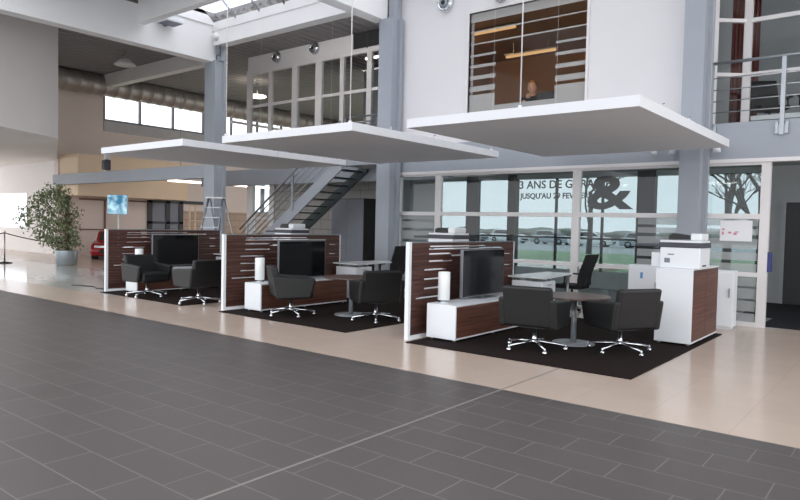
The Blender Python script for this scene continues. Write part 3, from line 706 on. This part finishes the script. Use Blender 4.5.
# display rack
t = thing('display_rack', 'pale open rack with small goods behind the blue display', 'rack', (-22.2, 15.4, 0), math.radians(25))
for x in (-.5, .5):
    for y in (-.2, .2):
        b = MB(); b.box(x-.025, x+.025, y-.025, y+.025, 0, 2.1); b.build('upright', 'beige', t)
for z in (.3, .9, 1.45, 2.06):
    b = MB(); b.box(-.52, .52, -.22, .22, z, z+.03); b.build('shelf', 'beige', t)

def car(label, loc, rotz, paint, cat='car', grp=None, L=4.2, W=1.75, H=1.45):
    o = thing('car', label, cat, loc, rotz, grp)
    k = H/1.45; h = L/2
    bb = MB()
    bb.prism([(-h, .32*k), (-h, .72*k), (-h+.12, .92*k), (-h*.5, .96*k), (h*.42, .95*k), (h-.2, .82*k), (h, .62*k), (h, .3*k), (h-.1, .2*k), (-h+.1, .2*k)], 'x', -W/2, W/2, bev=.07)
    bb.prism([(-h*.86, .92*k), (-h*.68, 1.38*k), (-h*.5, 1.45*k), (h*.05, 1.45*k), (h*.2, 1.39*k), (h*.52, .93*k)], 'x', -W/2+.1, W/2-.1, bev=.06)
    bb.build('body', paint, o, True)
    for s in (-1, 1):
        bb = MB(); bb.prism([(-h*.72, .98*k), (-h*.6, 1.33*k), (h*.08, 1.36*k), (h*.4, .98*k)], 'x', s*(W/2-.1)-.012, s*(W/2-.1)+.012); bb.build('side_window', 'car_glass', o)
    bb = MB(); bb.prism([(h*.5, .97*k), (h*.22, 1.36*k), (h*.235, 1.37*k), (h*.515, .98*k)], 'x', -W/2+.2, W/2-.2); bb.build('windscreen', 'car_glass', o)
    bb = MB(); bb.prism([(-h*.87, .97*k), (-h*.7, 1.36*k), (-h*.715, 1.37*k), (-h*.885, .98*k)], 'x', -W/2+.2, W/2-.2); bb.build('rear_window', 'car_glass', o)
    for s in (-1, 1):
        for y in (-h*.62, h*.6):
            bb = MB(); x0 = s*(W/2-.2); x1 = s*(W/2+.01)
            bb.lathe([(.02, x0), (.31*k, x0), (.31*k, x1), (.18*k, x1+s*.004)], n=20, ax='x', c=(0, y, .31*k)); w = bb.build('wheel', 'tyre', o)
            bb = MB(); bb.lathe([(.19*k, x1-s*.01), (.19*k, x1+s*.006), (.05, x1+s*.012)], n=16, ax='x', c=(0, y, .31*k)); bb.build('hubcap', 'alu', w)
        bb = MB(); bb.box(s*W*.3-.17, s*W*.3+.17, h-.14, h+.01, .6*k, .74*k, bev=.02); bb.build('headlight', 'chrome', o)
        bb = MB(); bb.box(s*W*.36-.12, s*W*.36+.12, -h-.01, -h+.1, .66*k, .84*k, bev=.02); bb.build('tail_light', 'red', o)
    bb = MB(); bb.box(-W*.3, W*.3, h-.04, h+.012, .34*k, .52*k, bev=.01); bb.build('radiator_grille', 'black', o)
    return o
car('red car parked behind the leftmost divider, beyond the ficus', (-23.85, 12.8, 0), math.radians(236), 'red', W=1.6, H=1.02, L=3.2)
t = tag(MB().tube([(-19.3, 9.9, .012), (-18.6, 9.5, .012), (-18.0, 9.7, .012), (-17.3, 9.9, .25), (-16.8, 9.6, .2), (-16.2, 9.2, .012), (-15.4, 9.0, .012)], .014, 6).build('cable', 'black'), 'loose black cable lying on the glossy tiles behind the left divider', 'cable')
tag(MB().tube([(-14.6, 6.75, .01), (-14.0, 6.95, .01), (-13.6, 6.8, .01), (-13.2, 6.9, .01)], .012, 6).build('cable', 'black'), 'short dark cable on the floor beside the leftmost divider post', 'cable')

# ------------------------------------------------------------------ hanging canopies
canopies = [(-5.45, -2.36, 6.93, 11.0, 'white hanging ceiling panel over the station nearest the printer cabinet'),
            (-9.2, -6.25, 6.72, 10.76, 'white hanging ceiling panel over the middle station'),
            (-12.98, -10.13, 6.58, 10.72, 'white hanging ceiling panel over the leftmost station')]
for ci, (x0, x1, y0, y1, lab) in enumerate(canopies):
    t = thing('hanging_panel', lab, 'ceiling panel', (x0, y0, 2.79), 0, 'ceiling panels hung over the sales stations')
    w, d = x1-x0, y1-y0
    b = MB(); b.box(0, w, 0, d*.52-.004, 0, .12, bev=.004); b.box(0, w, d*.52, d, 0, .12, bev=.004); b.build('board', 'canopy', t)
    zt = 7.12 - 2.79
    for (cx, cy, cr) in (((1.64, .1, .008), (.3, d-.2, .0015), (w-.2, d-.4, .0015)), ((.03, .06, .007), (w-.15, .12, .008), (w-.1, d-.1, .0015)), ((.12, d-.2, .002), (w-.2, d-.3, .002)))[ci]:
        b = MB(); b.tube([(cx, cy, .12), (cx, cy, zt)], cr, 6); cb_ = b.build('cable', 'frame', t)
        b = MB(); b.lathe([(.03, .115), (.03, .15), (.012, .18)], n=10, c=(cx, cy, 0)); b.build('ferrule', 'chrome', cb_)
    for cy in (.9, 2.0):
        b = MB(); b.tube([(w-.04, cy, .11), (w-.04, cy, .17), (w-.04, cy+.05, .18)], .009, 6); b.build('hook', 'chrome', t)

# ------------------------------------------------------------------ sales stations
def armchair_master():
    o = thing('armchair', '', 'armchair', (0, 0, 0), 0, 'black leather swivel armchairs at the stations')
    b = MB(); b.box(-.265, .265, -.25, .31, .30, .48, bev=.035); b.build('seat', 'leather', o, )
    b = MB(); b.prism([(-.27, .305), (-.17, .305), (-.26, .795), (-.365, .795)], 'x', -.3, .3, bev=.03); b.build('backrest', 'leather', o)
    for s in (-1, 1):
        b = MB(); b.prism([(-.28, .295), (.25, .305), (.33, .61), (-.34, .655)], 'x', s*.27, s*.355, bev=.028); b.build('armrest', 'leather', o)
    b = MB(); b.box(-.14, .14, -.14, .14, .28, .305); b.build('seat_plate', 'charcoal', o)
    b = MB(); b.lathe([(.03, .07), (.03, .16), (.022, .17), (.022, .285)], n=16); b.build('stem', 'chrome', o)
    b = MB()
    for k in range(5):
        a = 2*PI*k/5+.35; c, s = math.cos(a), math.sin(a)
        b.tube([(0, 0, .115), (c*.18, s*.18, .095), (c*.37, s*.37, .07)], [.022, .018, .013], 8)
    b.lathe([(.05, .08), (.05, .125), (.03, .135)], n=16); ba = b.build('base', 'chrome', o)
    for k in range(5):
        a = 2*PI*k/5+.35; c, s = math.cos(a), math.sin(a)
        b = MB(); b.lathe([(.012, .026), (.024, .02), (.026, 0), (.024, -.02), (.012, -.026)], n=14, ax='x', c=(c*.37, s*.37, .028))
        b.tube([(c*.37, s*.37, .04), (c*.37, s*.37, .085)], .012, 8); b.build('caster', 'chrome', ba)
    return o
def A(deg): return -math.radians(deg)
arm = armchair_master()
chairs = [(-3.71, 7.38, -8, 'black armchair with its back to us, beside the nearest walnut media cabinet'),
          (-2.87, 8.02, -60, 'black armchair turned left, in front of the tall printer cabinet'),
          (-7.93, 7.16, 32, 'black armchair facing right beside the middle media cabinet'),
          (-6.6, 7.72, -58, 'black armchair in front of the middle desk, its back close to the nearest divider'),
          (-11.68, 6.84, 90, 'black armchair facing us beside the leftmost divider'),
          (-10.2, 6.98, -88, 'black armchair seen from behind, close to the middle divider post')]
for i, (x, y, a, lab) in enumerate(chairs):
    k = 1-.17/math.hypot(x, y); x *= k; y *= k
    if i == 0: arm.location = (x, y, .012); arm.rotation_euler = (0, 0, A(a)); arm['label'] = lab
    else:
        cp = dup(arm, (x, y, .012), A(a), lab)
        for ch in cp.children:
            if ch.name.startswith('base'): ch.rotation_euler = (0, 0, (0, .6, -.2, .3, .15, .3)[i])

def office_chair_master():
    o = thing('office_chair', '', 'office chair', (0, 0, 0), 0, 'black mesh office chairs at the desks')
    b = MB(); b.box(-.25, .25, -.22, .26, .44, .51, bev=.03); b.build('seat', 'mesh_black', o)
    b = MB(); n = 10; prof = []
    for i in range(n+1):
        q = i/n; prof.append((-.22-.10*q-.05*max(0, q-.75)+.025*math.sin(q*PI*1.6), .5+.55*q))
    pts = prof+[(p[0]-.03, p[1]) for p in reversed(prof)]
    b.prism(pts, 'x', -.23, .23); b.build('backrest', 'mesh_black', o, False)
    b = MB(); b.tube([(0, -.1, .44), (0, -.24, .46), (0, -.25, .62)], .025, 8); b.build('back_bracket', 'black', o)
    for s in (-1, 1):
        b = MB(); b.tube([(s*.22, 0, .46), (s*.3, 0, .48), (s*.3, -.02, .66)], .017, 8); b.box(s*.3-.04, s*.3+.04, -.12, .13, .66, .69, bev=.01); b.build('armrest', 'black', o)
    b = MB(); b.lathe([(.03, .08), (.03, .25), (.02, .26), (.02, .44)], n=14); b.build('stem', 'black', o)
    b = MB()
    for k in range(5):
        a = 2*PI*k/5; b.tube([(0, 0, .11), (math.cos(a)*.3, math.sin(a)*.3, .075)], [.025, .014], 8)
    ba = b.build('base', 'alu', o)
    for k in range(5):
        a = 2*PI*k/5; b = MB(); b.lathe([(.012, .028), (.03, .02), (.03, -.02), (.012, -.028)], n=14, ax='x', c=(math.cos(a)*.3, math.sin(a)*.3, .03)); b.tube([(math.cos(a)*.3, math.sin(a)*.3, .04), (math.cos(a)*.3, math.sin(a)*.3, .085)], .01, 6); b.build('caster', 'black', ba)
    return o
och = office_chair_master(); och.location = (-4.82, 10.98, .0); och.rotation_euler = (0, 0, A(-86)); och['label'] = 'black mesh office chair at the desk in front of the office glazing'
dup(och, (-8.8, 10.72, .0), A(-86), 'black mesh office chair at the middle desk, just left of the nearest divider post')
dup(och, (-12.0, 10.7, .0), A(-70), 'black office chair behind the leftmost desk, below the white glazed door')

STN = [(-5.19, .17, .45, 'nearest'), (-9.09, .31, .41, 'middle'), (-13.0, .42, .42, 'leftmost')]
def divider(x, who):
    o = thing('desk_divider', {'nearest': 'walnut slat divider nearest us with white end post', 'middle': 'middle walnut slat divider, in front of the staircase', 'leftmost': 'leftmost walnut slat divider, beside the ficus'}[who], 'divider', (x, 6.68, 0), 0, 'walnut dividers between the stations')
    b = MB(); b.box(-.03, .03, 0, .05, .0, 1.275); b.build('end_post', 'white_gloss', o)
    b = MB(); b.box(-.02, .02, 2.78, 2.8, .02, 1.265); b.build('end_post', 'white_gloss', o)
    b = MB(); b.box(-.02, .02, .05, 2.78, 1.258, 1.274); b.build('top_rail', 'alu', o)
    b = MB(); b.box(-.03, .03, .05, 2.78, .0, .05); b.build('bottom_rail', 'white_gloss', o)
    # boards between slits: (z of slit, [(y0,y1) of each slit])
    slits = {1.213: [(.48, 1.9)], 1.177: [(.46, 2.4)], 1.11: [(.46, .98)], 1.08: [(1.0, 1.4), (2.5, 2.65)], 1.013: [(.46, 1.0)], .90: [(.36, .85), (2.5, 2.65)], .774: [(.36, .72)], .65: [(.36, .72)], .53: [(.18, .72)]}
    b = MB(); z = .05; sh = .016
    for zs in sorted(slits):
        n = max(1, round((zs-sh/2-z)/.062)); h = (zs-sh/2-z)/n
        for i in range(n): b.box(-.014, .014, .05, 2.78, z+i*h+.0015, z+(i+1)*h-.0015)
        y = .05
        for (a, c) in slits[zs]: b.box(-.014, .014, y, a, zs-sh/2, zs+sh/2); y = c
        b.box(-.014, .014, y, 2.78, zs-sh/2, zs+sh/2); z = zs+sh/2
    b.box(-.014, .014, .05, 2.78, z, 1.258)
    b.box(-.012, .012, .05, 2.78, .05, .12)
    b.build('slat_panel', 'walnut_board', o)
    b = MB()
    for zs in slits:
        for (a, c) in slits[zs]: b.box(-.02, .016, a-.002, c+.002, zs-sh/2-.002, zs-sh/2+.003)
    b.build('slit_light_strip', 'white_gloss', o)  # white strips stand in for brightness seen through the slits
    return o
def wood_cabinet(name, label, x, y, w, d, h, ndoor, grp=None):
    """white carcass, walnut fronts on the +X side, small feet"""
    o = thing(name, label, 'cabinet', (x, y, .012), 0, grp)
    b = MB(); b.box(0, w-.02, 0, .03, .045, h, bev=.002); b.box(0, w-.02, d-.03, d, .045, h, bev=.002); b.box(0, w, 0, d, h, h+.02, bev=.003); b.box(0, w, 0, d, .03, .05); b.box(0, .02, .03, d-.03, .05, h); b.box(w-.02, w, 0, .022, .05, h)
    b.build('body', 'white_gloss', o)
    for i in range(ndoor):
        y0 = .024+(d-.03)*i/ndoor; y1 = .024+(d-.03)*(i+1)/ndoor
        b = MB(); b.box(w-.02, w-.002, y0+.002, y1-.002, .052, h-.004); b.build('door', 'walnut', o)
    for (fx, fy) in ((.05, .06), (w-.05, .06), (.05, d-.06), (w-.05, d-.06), (w-.05, d/2)):
        b = MB(); b.lathe([(.022, .0), (.022, .03)], n=12, c=(fx, fy, 0)); b.build('foot', 'alu', o)
    return o
def tv(x, y0, y1, z, label):
    o = thing('television', label, 'television', (x, (y0+y1)/2, z), 0, 'flat televisions on the media cabinets')
    h = (y1-y0)/2
    b = MB(); b.box(-.025, .02, -h, h, .03, .69, bev=.004); b.build('casing', 'alu', o)
    b = MB(); b.box(.02, .024, -h+.012, h-.012, .042, .68); b.build('screen', 'screen', o)
    b = MB(); b.box(-.1, .12, -.22, .22, 0, .012, bev=.003); b.box(-.02, .01, -.05, .05, .012, .04); b.build('stand', 'alu', o)
    return o
def cyl_lamp(x, y, z, label):
    o = thing('table_lamp', label, 'lamp', (x, y, z), 0, 'white cylinder lamps on the media cabinets')
    b = MB(); b.lathe([(.07, 0), (.07, .012), (.03, .02), (.03, .04)], n=20); b.build('base', 'chrome', o)
    b = MB(); b.lathe([(.075, .035), (.08, .04), (.08, .4), (.076, .405), (.07, .405), (.07, .39)], n=28); b.build('shade', 'lamp_white', o)
    return o
def meeting_table(x, y, label):
    o = thing('round_table', label, 'table', (x, y, .012), 0, 'round meeting tables')
    b = MB(); b.lathe([(.27, 0), (.27, .012), (.06, .022)], n=36); b.build('base', 'grey_table', o)
    b = MB(); b.lathe([(.035, .02), (.035, .6)], n=18); b.build('column', 'grey_table', o)
    b = MB(); b.lathe([(.43, .595), (.45, .6), (.45, .618), (.445, .623)], n=40); b.build('tabletop', 'table_top', o)
    return o
def desk(x, y, label, L=1.42):
    o = thing('desk', label, 'desk', (x, y, .0), 0, 'pale office desks behind the dividers')
    b = MB(); b.prism([(0, 0), (.66, 0), (.48, L), (0, L)], 'z', .70, .725, bev=.004); b.build('desktop', 'desk_top', o)
    b = MB(); b.box(.06, .58, .03, .5, .05, .655, bev=.004); b.build('pedestal', 'white_gloss', o)
    for k in range(3):
        b = MB(); b.box(.58, .596, .045, .485, .06+.197*k, .25+.197*k); d_ = b.build('drawer', 'white_gloss', o)
        b = MB(); b.box(.596, .61, .2, .33, .2+.197*k, .21+.197*k); b.build('handle', 'alu', d_)
    for sx, sy in ((.1, .1), (.5, .1), (.1, .4), (.5, .4)):
        b = MB(); b.box(sx, sx+.04, sy, sy+.04, .655, .70); b.build('spacer', 'alu', o)
    for lx in (.06, .42):
        b = MB(); b.tube([(lx, L-.08, .012), (lx, L-.08, .70)], .025, 10); b.build('leg', 'alu', o)
    return o
def printer(x, y, z, label):
    o = thing('printer', label, 'printer', (x, y, z), 0, 'office printers on the tall cabinets')
    b = MB(); b.box(.0, .5, .0, .5, .0, .27, bev=.012); b.box(-.13, .0, .06, .44, .0, .2, bev=.012); b.build('body', 'white_gloss', o)
    b = MB(); b.box(-.02, .51, .0, .5, .27, .335, bev=.012); b.build('scanner_band', 'charcoal', o)
    b = MB(); b.box(-.01, .5, .02, .48, .335, .365, bev=.006); b.box(.36, .5, .05, .4, .365, .46, bev=.02); b.build('lid', 'white_gloss', o)
    b = MB(); b.prism([(.08, .37), (.36, .38), (.36, .42), (.14, .455), (.08, .43)], 'y', .08, .36, bev=.006); b.build('feeder_tray', 'black', o)
    b = MB(); b.box(-.34, -.02, .04, .36, .275, .31, bev=.006); b.build('side_tray', 'charcoal', o)
    b = MB(); b.box(.1, .18, -.004, 0, .17, .19); b.build('badge', 'grey_table', o)
    b = MB(); b.box(.06, .13, -.003, .0, .07, .13); b.build('label_plate', 'locker_grey', o)
    b = MB(); b.box(.499, .503, .12, .3, .03, .05); b.build('paper_slot', 'black', o)
    return o
for (x, off, w, who) in STN:
    lab = {'nearest': 'dark brown rug under the station nearest the doorway', 'middle': 'dark brown rug under the middle station', 'leftmost': 'dark brown rug under the leftmost station'}[who]
    b = MB(); b.box(x+.12, x+2.98, 6.52, 10.35, 0, .012, bev=.003)
    tag(b.build('rug', 'rug'), lab, 'rug', 'dark rugs under the stations')
    divider(x, who)
    wood_cabinet('media_cabinet', {'nearest': 'low white and walnut media cabinet below the nearest television', 'middle': 'low white and walnut media cabinet at the middle divider', 'leftmost': 'low white and walnut media cabinet half hidden behind the leftmost armchair'}[who], x+off, 6.9, w, 2.05, .45, 2, 'media cabinets along the dividers')
    cyl_lamp(x+off+.11, 7.12, .482, {'nearest': 'white cylinder lamp in front of the nearest walnut divider', 'middle': 'white cylinder lamp in front of the middle walnut divider', 'leftmost': 'white cylinder lamp showing above the armchair at the leftmost divider'}[who])
    tv(x+off+.13 if who != 'leftmost' else x+off-.05, 7.5, 8.62, .482, {'nearest': 'large black television on the nearest media cabinet', 'middle': 'large black television on the middle media cabinet', 'leftmost': 'large black television at the leftmost divider, between two armchairs'}[who])
    desk(x+.035, 9.26, {'nearest': 'pale desk with white drawer unit before the office glazing', 'middle': 'pale desk with white drawer unit at the middle station', 'leftmost': 'pale desk at the leftmost station behind its divider'}[who])
    wood_cabinet('tall_cabinet', {'nearest': 'tall white cabinet with walnut side, printer on top, beside the doorway', 'middle': 'tall white cabinet carrying a printer behind the nearest divider', 'leftmost': 'tall white cabinet carrying a printer behind the middle divider'}[who], x+2.47, 8.86, .46, 1.34, .975, 2, 'tall cabinets with printers')
    printer(x+2.43+(.06 if who == 'nearest' else .16), 8.92, 1.007, {'nearest': 'white and grey printer on the tall walnut-sided cabinet', 'middle': 'white and grey printer showing above the nearest divider', 'leftmost': 'white and grey printer showing above the middle divider, under the stairs'}[who])
meeting_table(-3.47, 8.0, 'round table with grey disc foot between the two nearest armchairs')
meeting_table(-7.22, 7.82, 'round table with grey disc foot at the middle station')
t = thing('cardboard_box', 'small open cardboard box on the leftmost desk', 'box', (-12.75, 9.75, .725), .2)
b = MB(); b.box(-.14, .14, -.1, .1, 0, .01); b.box(-.14, -.13, -.1, .1, .01, .33); b.box(.13, .14, -.1, .1, .01, .33); b.box(-.13, .13, -.1, -.09, .01, .33); b.box(-.13, .13, .09, .1, .01, .33); b.build('carton', 'cardboard', t)

# ------------------------------------------------------------------ upper office content
t = thing('counter', 'grey office counter in front of the seated person', 'counter', (-7.2, 12.3, 3.21))
b = MB(); b.box(0, 1.5, 0, .05, 0, .75); b.build('front_panel', 'ogrey', t)
b = MB(); b.box(-.02, 1.52, -.04, .38, .75, .78, bev=.004); b.build('worktop', 'desk_top', t)
b = MB(); b.box(0, .04, .05, .34, 0, .75); b.box(1.46, 1.5, .05, .34, 0, .75); b.build('side_panel', 'charcoal', t)
# monitor left
def monitor(x, y, z, rot, label):
    o = thing('monitor', label, 'monitor', (x, y, z), rot)
    b = MB(); b.box(-.22, .22, -.02, .02, .05, .3, bev=.006); b.build('casing', 'black', o)
    b = MB(); b.box(-.21, .21, .02, .023, .06, .29); b.build('screen', 'screen', o)
    b = MB(); b.box(-.1, .1, -.08, .08, 0, .012); b.box(-.02, .02, -.03, .0, .012, .12); b.build('stand', 'black', o)
    return o
monitor(-6.15, 12.48, 3.992, 0, 'black monitor on the counter in the upper office, right of the person')
for (x, y, lab) in ((-7.9, 13.2, 'dark monitor at the left edge of the upper office window'), (-5.9, 13.6, 'dark monitor at the right side of the upper office window')):
    o = thing('side_desk', lab.replace('dark monitor', 'grey side desk under the monitor'), 'desk', (x, y, 3.21))
    b = MB(); b.box(-.6, .6, -.3, .3, .72, .75); b.build('desktop', 'desk_top', o)
    for sx in (-.55, .55):
        b = MB(); b.box(sx-.03, sx+.03, -.28, .28, 0, .72); b.build('leg', 'charcoal', o)
    monitor(x+.05, y, 3.965, 0, lab)

# person seated behind the counter (one continuous body grown over a skeleton)
def person(loc, rotz):
    root = thing('person', 'person with fair hair in a black jacket, hand at chin, behind the upper window', 'person', loc, rotz); root.scale = (1.08,)*3
    J = [((0, 0, .5), .13), ((0, .02, .72), .135), ((0, .0, .95), .14), ((0, .0, 1.06), .06), ((0, .015, 1.11), .055), ((0, .03, 1.21), .08),
         ((.2, .0, 1.0), .07), ((.24, .14, .78), .047), ((.1, .24, .95), .036),        # right arm up to chin
         ((-.2, .0, 1.0), .07), ((-.25, .08, .76), .047), ((-.16, .3, .74), .036),
         ((.1, .06, .48), .085), ((.13, .45, .5), .065), ((.13, .45, .08), .045), ((.13, .56, .05), .04),
         ((-.1, .06, .48), .085), ((-.13, .45, .5), .065), ((-.13, .45, .08), .045), ((-.13, .56, .05), .04)]
    E_ = [(0, 1), (1, 2), (2, 3), (3, 4), (4, 5), (2, 6), (6, 7), (7, 8), (2, 9), (9, 10), (10, 11), (0, 12), (12, 13), (13, 14), (14, 15), (0, 16), (16, 17), (17, 18), (18, 19)]
    me = bpy.data.meshes.new('skel'); me.from_pydata([j[0] for j in J], E_, []); so = bpy.data.objects.new('skel', me); COL.objects.link(so)
    md = so.modifiers.new('s', 'SKIN'); sv = me.skin_vertices[0].data
    for i, j in enumerate(J): sv[i].radius = (j[1], j[1]*(.8 if i < 3 else 1))
    sv[0].use_root = True
    sm = so.modifiers.new('d', 'SUBSURF'); sm.levels = 2
    bpy.context.view_layer.update()
    ev = so.evaluated_get(bpy.context.evaluated_depsgraph_get()); m2 = bpy.data.meshes.new_from_object(ev)
    b = MB(); b.bm.from_mesh(m2)
    nb = len(b.bm.faces)
    # head: skull, jaw, nose, ears, eyes sockets
    b.ball((0, .05, 1.24), .108, 3, (.78, .95, 1.15)); b.ball((0, .085, 1.17), .064, 2, (.85, .9, .85)); b.ball((0, .155, 1.225), .017, 1, (.8, 1, 1.3))
    for s in (-1, 1): b.ball((s*.086, .04, 1.225), .024, 1, (.4, .7, 1.2))
    # hands: palm, four fingers, thumb
    for (hx, hy, hz, dx, dy, dz) in ((.07, .215, 1.0, -.35, -.35, .85), (-.12, .36, .74, .5, .85, 0)):
        d = Vector((dx, dy, dz)).normalized(); sd = d.cross(Vector((0, 1, 0) if abs(dz) > .5 else (0, 0, 1))).normalized(); nn = sd.cross(d)
        p0 = Vector((hx, hy, hz)); b.ball(p0+d*.03, .042, 2, (.8, .8, .8))
        for k, L_ in enumerate((.062, .072, .068, .052)):
            q = p0+d*.055+sd*(.026-.0175*k); b.tube([q, q+d*L_*.5-nn*.006, q+d*L_*.9-nn*.022], [.009, .0085, .007], 6)
        q = p0+d*.015+sd*.035; b.tube([q, q+sd*.02+d*.03, q+sd*.015+d*.055], [.011, .01, .008], 6)
    body = b.build('body', 'skin', root, True)
    # jacket: torso and sleeves as a cloth shell just outside the body
    bj = MB(); bj.bm.from_mesh(m2)
    bmesh.ops.delete(bj.bm, geom=[v for v in bj.bm.verts if v.co.z > 1.075 or (v.co.z > .925 and v.co.y > .19) or (v.co.z < .74 and v.co.y > .24) or v.co.z < .46], context='VERTS')
    bj.bm.normal_update()
    for v in bj.bm.verts: v.co += v.normal*.014
    bj.build('jacket', 'jacket', root, True)
    bt = MB(); bt.bm.from_mesh(m2)
    bmesh.ops.delete(bt.bm, geom=[v for v in bt.bm.verts if v.co.z > .6 or (v.co.z > .56 and v.co.y > .2)], context='VERTS'); bt.bm.normal_update()
    for v in bt.bm.verts: v.co += v.normal*.009
    bt.build('trousers', 'jacket', root, True)
    bh = MB(); bh.ball((0, .036, 1.258), .117, 3, (.82, .95, 1.12))
    bmesh.ops.delete(bh.bm, geom=[v for v in bh.bm.verts if v.co.y > .085 and v.co.z < 1.315 or v.co.z < 1.17], context='VERTS'); bh.build('hair', 'hair', root, True)
    be = MB()
    for s in (-1, 1): be.ball((s*.032, .146, 1.248), .009, 1)
    be.build('eyes', 'black', root)
    bm_ = MB(); bm_.ball((0, .146, 1.172), .014, 1, (1.3, .4, .35)); bm_.build('mouth', 'pink', root)
    bpy.data.objects.remove(so)
person((-6.78, 13.05, 3.21), math.radians(195))
oc2 = dup(och, (-6.77, 13.1, 3.21), math.radians(195), 'black office chair under the seated person')
dup(och, (-2.2, 13.2, 3.21), A(150), 'black office chair seen between the right balcony rails, left of the rail post')
dup(och, (-1.45, 13.25, 3.21), A(180), 'black office chair at the far right behind the balcony rail post')
t = thing('white_table', 'low white table behind the right balcony rails', 'table', (-2.38, 12.56, 3.21))
b = MB(); b.box(0, 1.1, 0, .26, .2, .28, bev=.004); b.build('tabletop', 'desk_top', t)
for x in (.05, 1.05):
    b = MB(); b.box(x-.03, x+.03, .03, .23, 0, .2); b.build('leg', 'alu', t)
# ------------------------------------------------------------------ outside
sbox('ground', 'grey tarmac of the car park and yard outside', 'ground', 'asphalt', [(-120, 60, 16.25, 160, -.4, -.2)])
sbox('ground', 'paved forecourt in front of the showroom', 'ground', 'asphalt', [(-80, 60, -80, -7, -.4, -.15)])
b = MB(); b.box(-60, 20, 16.6, 42, -.2, -.12); tag(b.build('lawn', 'grass'), 'strip of green lawn outside the office windows', 'lawn', kind='structure')
b = MB()
for k in range(60):
    x = -150+k*3.6; h = .9+random.uniform(0, .8); b.ball((x, 118+random.uniform(-4, 4), h*.3), 3.4, 2, (1, .8, h/5))
tag(b.build('hedgerow', 'hedge'), 'low grey-green hedgerow along the horizon outside', 'hedge', kind='stuff')
cars = [(-34.5, 62, 100, 'car_white', 'white car parked outside, below the lettering'), (-29.5, 62, 95, 'car_silver', 'silver car parked outside, just left of the glazing mullion'), (-24.5, 60, 82, 'car_white', 'white car parked outside, below the big ampersand'), (-19.5, 60, 84, 'car_silver', 'silver car parked outside, right of the car below the ampersand'), (-39.5, 62, 96, 'car_silver', 'silver car parked outside, left of the car below the lettering')]
for (x, y, a, m, lab) in cars: car(lab, (x, y, -.2), A(a), m, grp='cars in the car park outside')
def tree(x, y, h, lab, seed):
    rnd = random.Random(seed); o = thing('bare_tree', lab, 'tree', (x, y, -.2), 0, 'bare winter trees outside')
    b = MB()
    b.tube([(0, 0, 0), (.05, .02, h*.25), (-.03, 0, h*.45)], [.2, .16, .12], 8); b.build('trunk', 'twig', o)
    b = MB()
    def br(p, d, L_, r, n):
        q = p+d*L_*.55+Vector((rnd.uniform(-.05, .05),)*3)*L_; e = p+d*L_
        b.tube([p, q, e], [r, r*.75, r*.5], 5, False)
        if n == 0: return
        for k in range(3):
            nd = (d+Vector((rnd.uniform(-.8, .8), rnd.uniform(-.8, .8), rnd.uniform(-.2, .5)))).normalized()
            br(p+d*L_*rnd.uniform(.45, 1), nd, L_*rnd.uniform(.55, .8), r*.55, n-1)
    for k in range(5):
        br(Vector((0, 0, h*(.2+.06*k))), Vector((rnd.uniform(-.7, .7), rnd.uniform(-.5, .5), .8)).normalized(), h*.3, .08, 4)
    b.build('branches', 'twig', o)
tree(-4.6, 27, 7, 'bare winter tree outside behind the notice pane', 3)
tree(-6.6, 31, 7.5, 'bare winter tree outside, left of the column', 5)
tree(-16.5, 40, 9, 'bare winter tree outside, left of the lettering', 9)
tree(-2.6, 23.5, 6, 'bare winter tree outside closest to the notice pane', 12)

# ------------------------------------------------------------------ walls that close the hall behind and beside the camera

# ------------------------------------------------------------------ light
w = bpy.data.worlds.new('overcast'); sc.world = w; w.use_nodes = True
t = w.node_tree; t.nodes.clear()
o = t.nodes.new('ShaderNodeOutputWorld'); bg = t.nodes.new('ShaderNodeBackground'); t.links.new(bg.outputs[0], o.inputs[0])
tc = t.nodes.new('ShaderNodeTexCoord'); n = t.nodes.new('ShaderNodeTexNoise'); n.inputs['Scale'].default_value = 2.5; n.inputs['Detail'].default_value = 5
t.links.new(tc.outputs['Generated'], n.inputs['Vector'])
r = t.nodes.new('ShaderNodeValToRGB'); t.links.new(n.outputs['Fac'], r.inputs[0])
r.color_ramp.elements[0].position = .35; r.color_ramp.elements[1].position = .65
r.color_ramp.elements[0].color = (.88, .90, .94, 1); r.color_ramp.elements[1].color = (.97, .97, .985, 1)
t.links.new(r.outputs[0], bg.inputs[0]); bg.inputs[1].default_value = 1.35

vs = sc.view_settings
sc.display_settings.display_device = 'sRGB'
vs.view_transform = 'Standard'; vs.look = 'None'; vs.gamma = 1; vs.use_curve_mapping = False; vs.exposure = 0.92
sc.cycles.max_bounces = 8; sc.cycles.transparent_max_bounces = 16; sc.cycles.sample_clamp_indirect = 6
